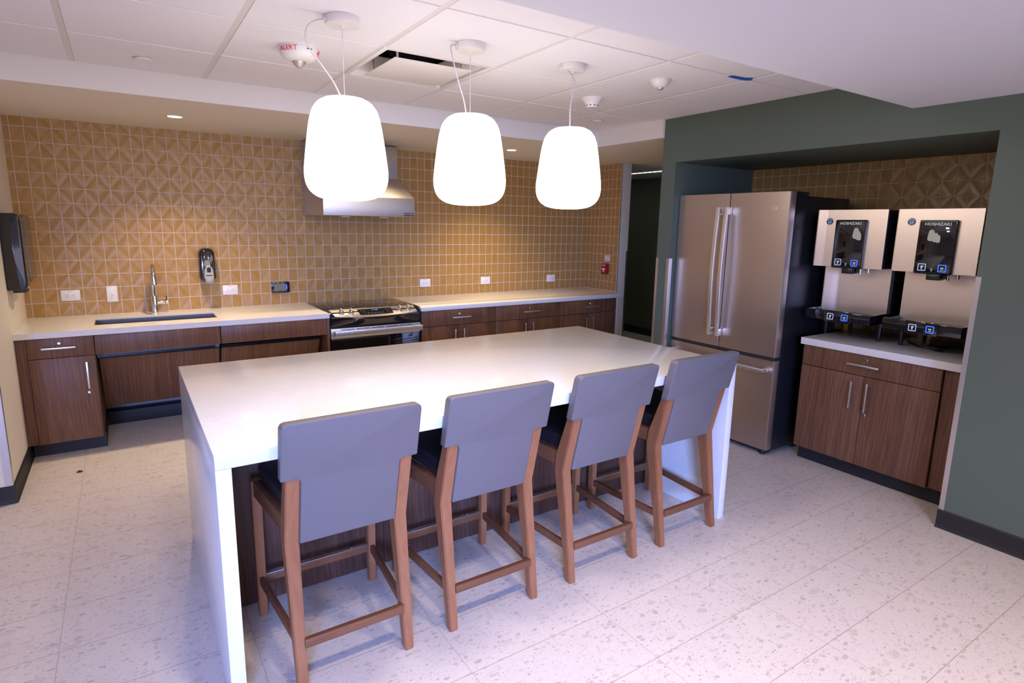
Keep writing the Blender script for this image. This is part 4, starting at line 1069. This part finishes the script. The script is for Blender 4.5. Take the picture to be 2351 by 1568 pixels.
# recessed downlights in the soffit
def downlight(x, y, z, lb):
    o = thing('downlight', (x, y, z), lb, 'downlight', 'recessed downlights in the soffit')
    b = B(); b.lathe([(0.043, 0.0006), (0.043, -0.0015), (0.047, -0.003), (0.055, -0.002), (0.056, 0.0006)], (x, y, z-0.0008), n=40); obj('trim_ring', b, M['white_plastic'], o)
    b = B(); b.lathe([(0, -0.0006), (0.043, -0.0006), (0.043, 0.0), (0, 0.0)], (x, y, z-0.0004), n=32); obj('diffuser', b, M['lamp'], o)
    return o
DL = [(0.977, -0.68, 'round recessed downlight lit in the soffit above the sink'), (2.36, -0.72, 'round recessed downlight in the soffit above the range, behind the left pendant'),
      (3.66, -0.68, 'round recessed downlight in the soffit right of the range, behind the middle pendant')]
for x, y, lb in DL: downlight(x, y, ZS, lb)
o = thing('linear_light', (6.10, 0.3, 2.22), 'thin lit line of light in the corridor ceiling past the tiled wall', 'ceiling light')
b = B(); b.box(6.075, 6.125, -1.9, 2.6, 2.208, 2.2195, bev=0.001); obj('housing', b, M['white_plastic'], o)
b = B(); b.box(6.083, 6.117, -1.88, 2.58, 2.2055, 2.2085); obj('diffuser', b, M['led'], o)
b = B(); b.prism([(0.258, -1.045), (0.284, -1.048), (0.290, -1.036), (0.276, -1.022), (0.268, -1.020)], 'z', 0.0, 0.006, bev=0.001)
tag(obj('floor_chip', b, M['black']), 'tiny black chip of debris on the floor before the left corner cabinet', 'debris')

# ------------------------------------------------------------------ lights
def light(name, typ, loc, energy, col, rot=None, **kw):
    l = bpy.data.lights.new(name, typ); l.energy = energy; l.color = col
    for k_, v in kw.items(): setattr(l, k_, v)
    o = bpy.data.objects.new(name, l); COL.objects.link(o); o.location = loc
    if rot is not None: o.rotation_euler = rot
    return o
def aim(o, t):
    o.rotation_euler = (Vector(t)-o.location).to_track_quat('-Z', 'Y').to_euler()
for x, y, _ in DL:
    light('downlight_lamp', 'SPOT', (x, y, ZS-0.012), 86, (1.0, 0.78, 0.52), (0, 0, 0), spot_size=math.radians(112), spot_blend=0.9, shadow_soft_size=0.04)
w = light('window_daylight', 'AREA', (-0.55, -8.3, 1.5), 64, (0.22, 0.37, 1.0), shape='RECTANGLE', size=1.5, size_y=1.3, spread=math.radians(52)); aim(w, (1.9, -3.5, 0.0))
for x in (1.02, 1.68):
    light('grid_ceiling_lamp', 'AREA', (x, -3.44, ZC-0.02), 10, (1.0, 0.86, 0.80), (0, 0, 0), shape='SQUARE', size=0.2)
for x, y in ((1.25, -4.5), (2.05, -4.45), (3.0, -5.1), (0.9, -6.6), (2.7, -6.8)):
    light('room_downlight_lamp', 'SPOT', (x, y, ZB-0.01), 72, (1.0, 0.82, 0.70), (0, 0, 0), spot_size=math.radians(116), spot_blend=0.8, shadow_soft_size=0.08)
wd = bpy.data.worlds.new('World'); S.world = wd; wd.use_nodes = True
bg = wd.node_tree.nodes['Background']; bg.inputs[0].default_value = (0.68, 0.66, 0.92, 1); bg.inputs[1].default_value = 2.7

# ------------------------------------------------------------------ camera
cam = bpy.data.cameras.new('camera'); co = bpy.data.objects.new('camera', cam); COL.objects.link(co)
yaw, pit, rol = (math.radians(a) for a in (33.11947, -10.40074, 0.98049))
fw = Vector((math.sin(yaw)*math.cos(pit), math.cos(yaw)*math.cos(pit), math.sin(pit)))
rt = Vector((math.cos(yaw), -math.sin(yaw), 0)); upv = rt.cross(fw)
r2 = math.cos(rol)*rt+math.sin(rol)*upv; u2 = -math.sin(rol)*rt+math.cos(rol)*upv
m = Matrix((r2, u2, -fw)).transposed().to_4x4(); m.translation = (0.61196, -5.30523, 1.54679)
co.matrix_world = m
cam.sensor_fit = 'HORIZONTAL'; cam.sensor_width = 36.0; cam.lens = 36.0*1343.4667/2351
cam.shift_x = 14.507/2351; cam.shift_y = -21.481/2351
cam.clip_start = 0.05; cam.clip_end = 60
S.camera = co
S.view_settings.view_transform = 'Standard'; S.view_settings.look = 'None'
S.view_settings.exposure = 0.20; S.view_settings.gamma = 1.0; S.view_settings.use_curve_mapping = False
S.cycles.use_denoising = True
S.cycles.max_bounces = 8; S.cycles.diffuse_bounces = 5; S.cycles.glossy_bounces = 4; S.cycles.transparent_max_bounces = 8
S.cycles.sample_clamp_indirect = 6.0; S.cycles.caustics_reflective = False; S.cycles.caustics_refractive = False
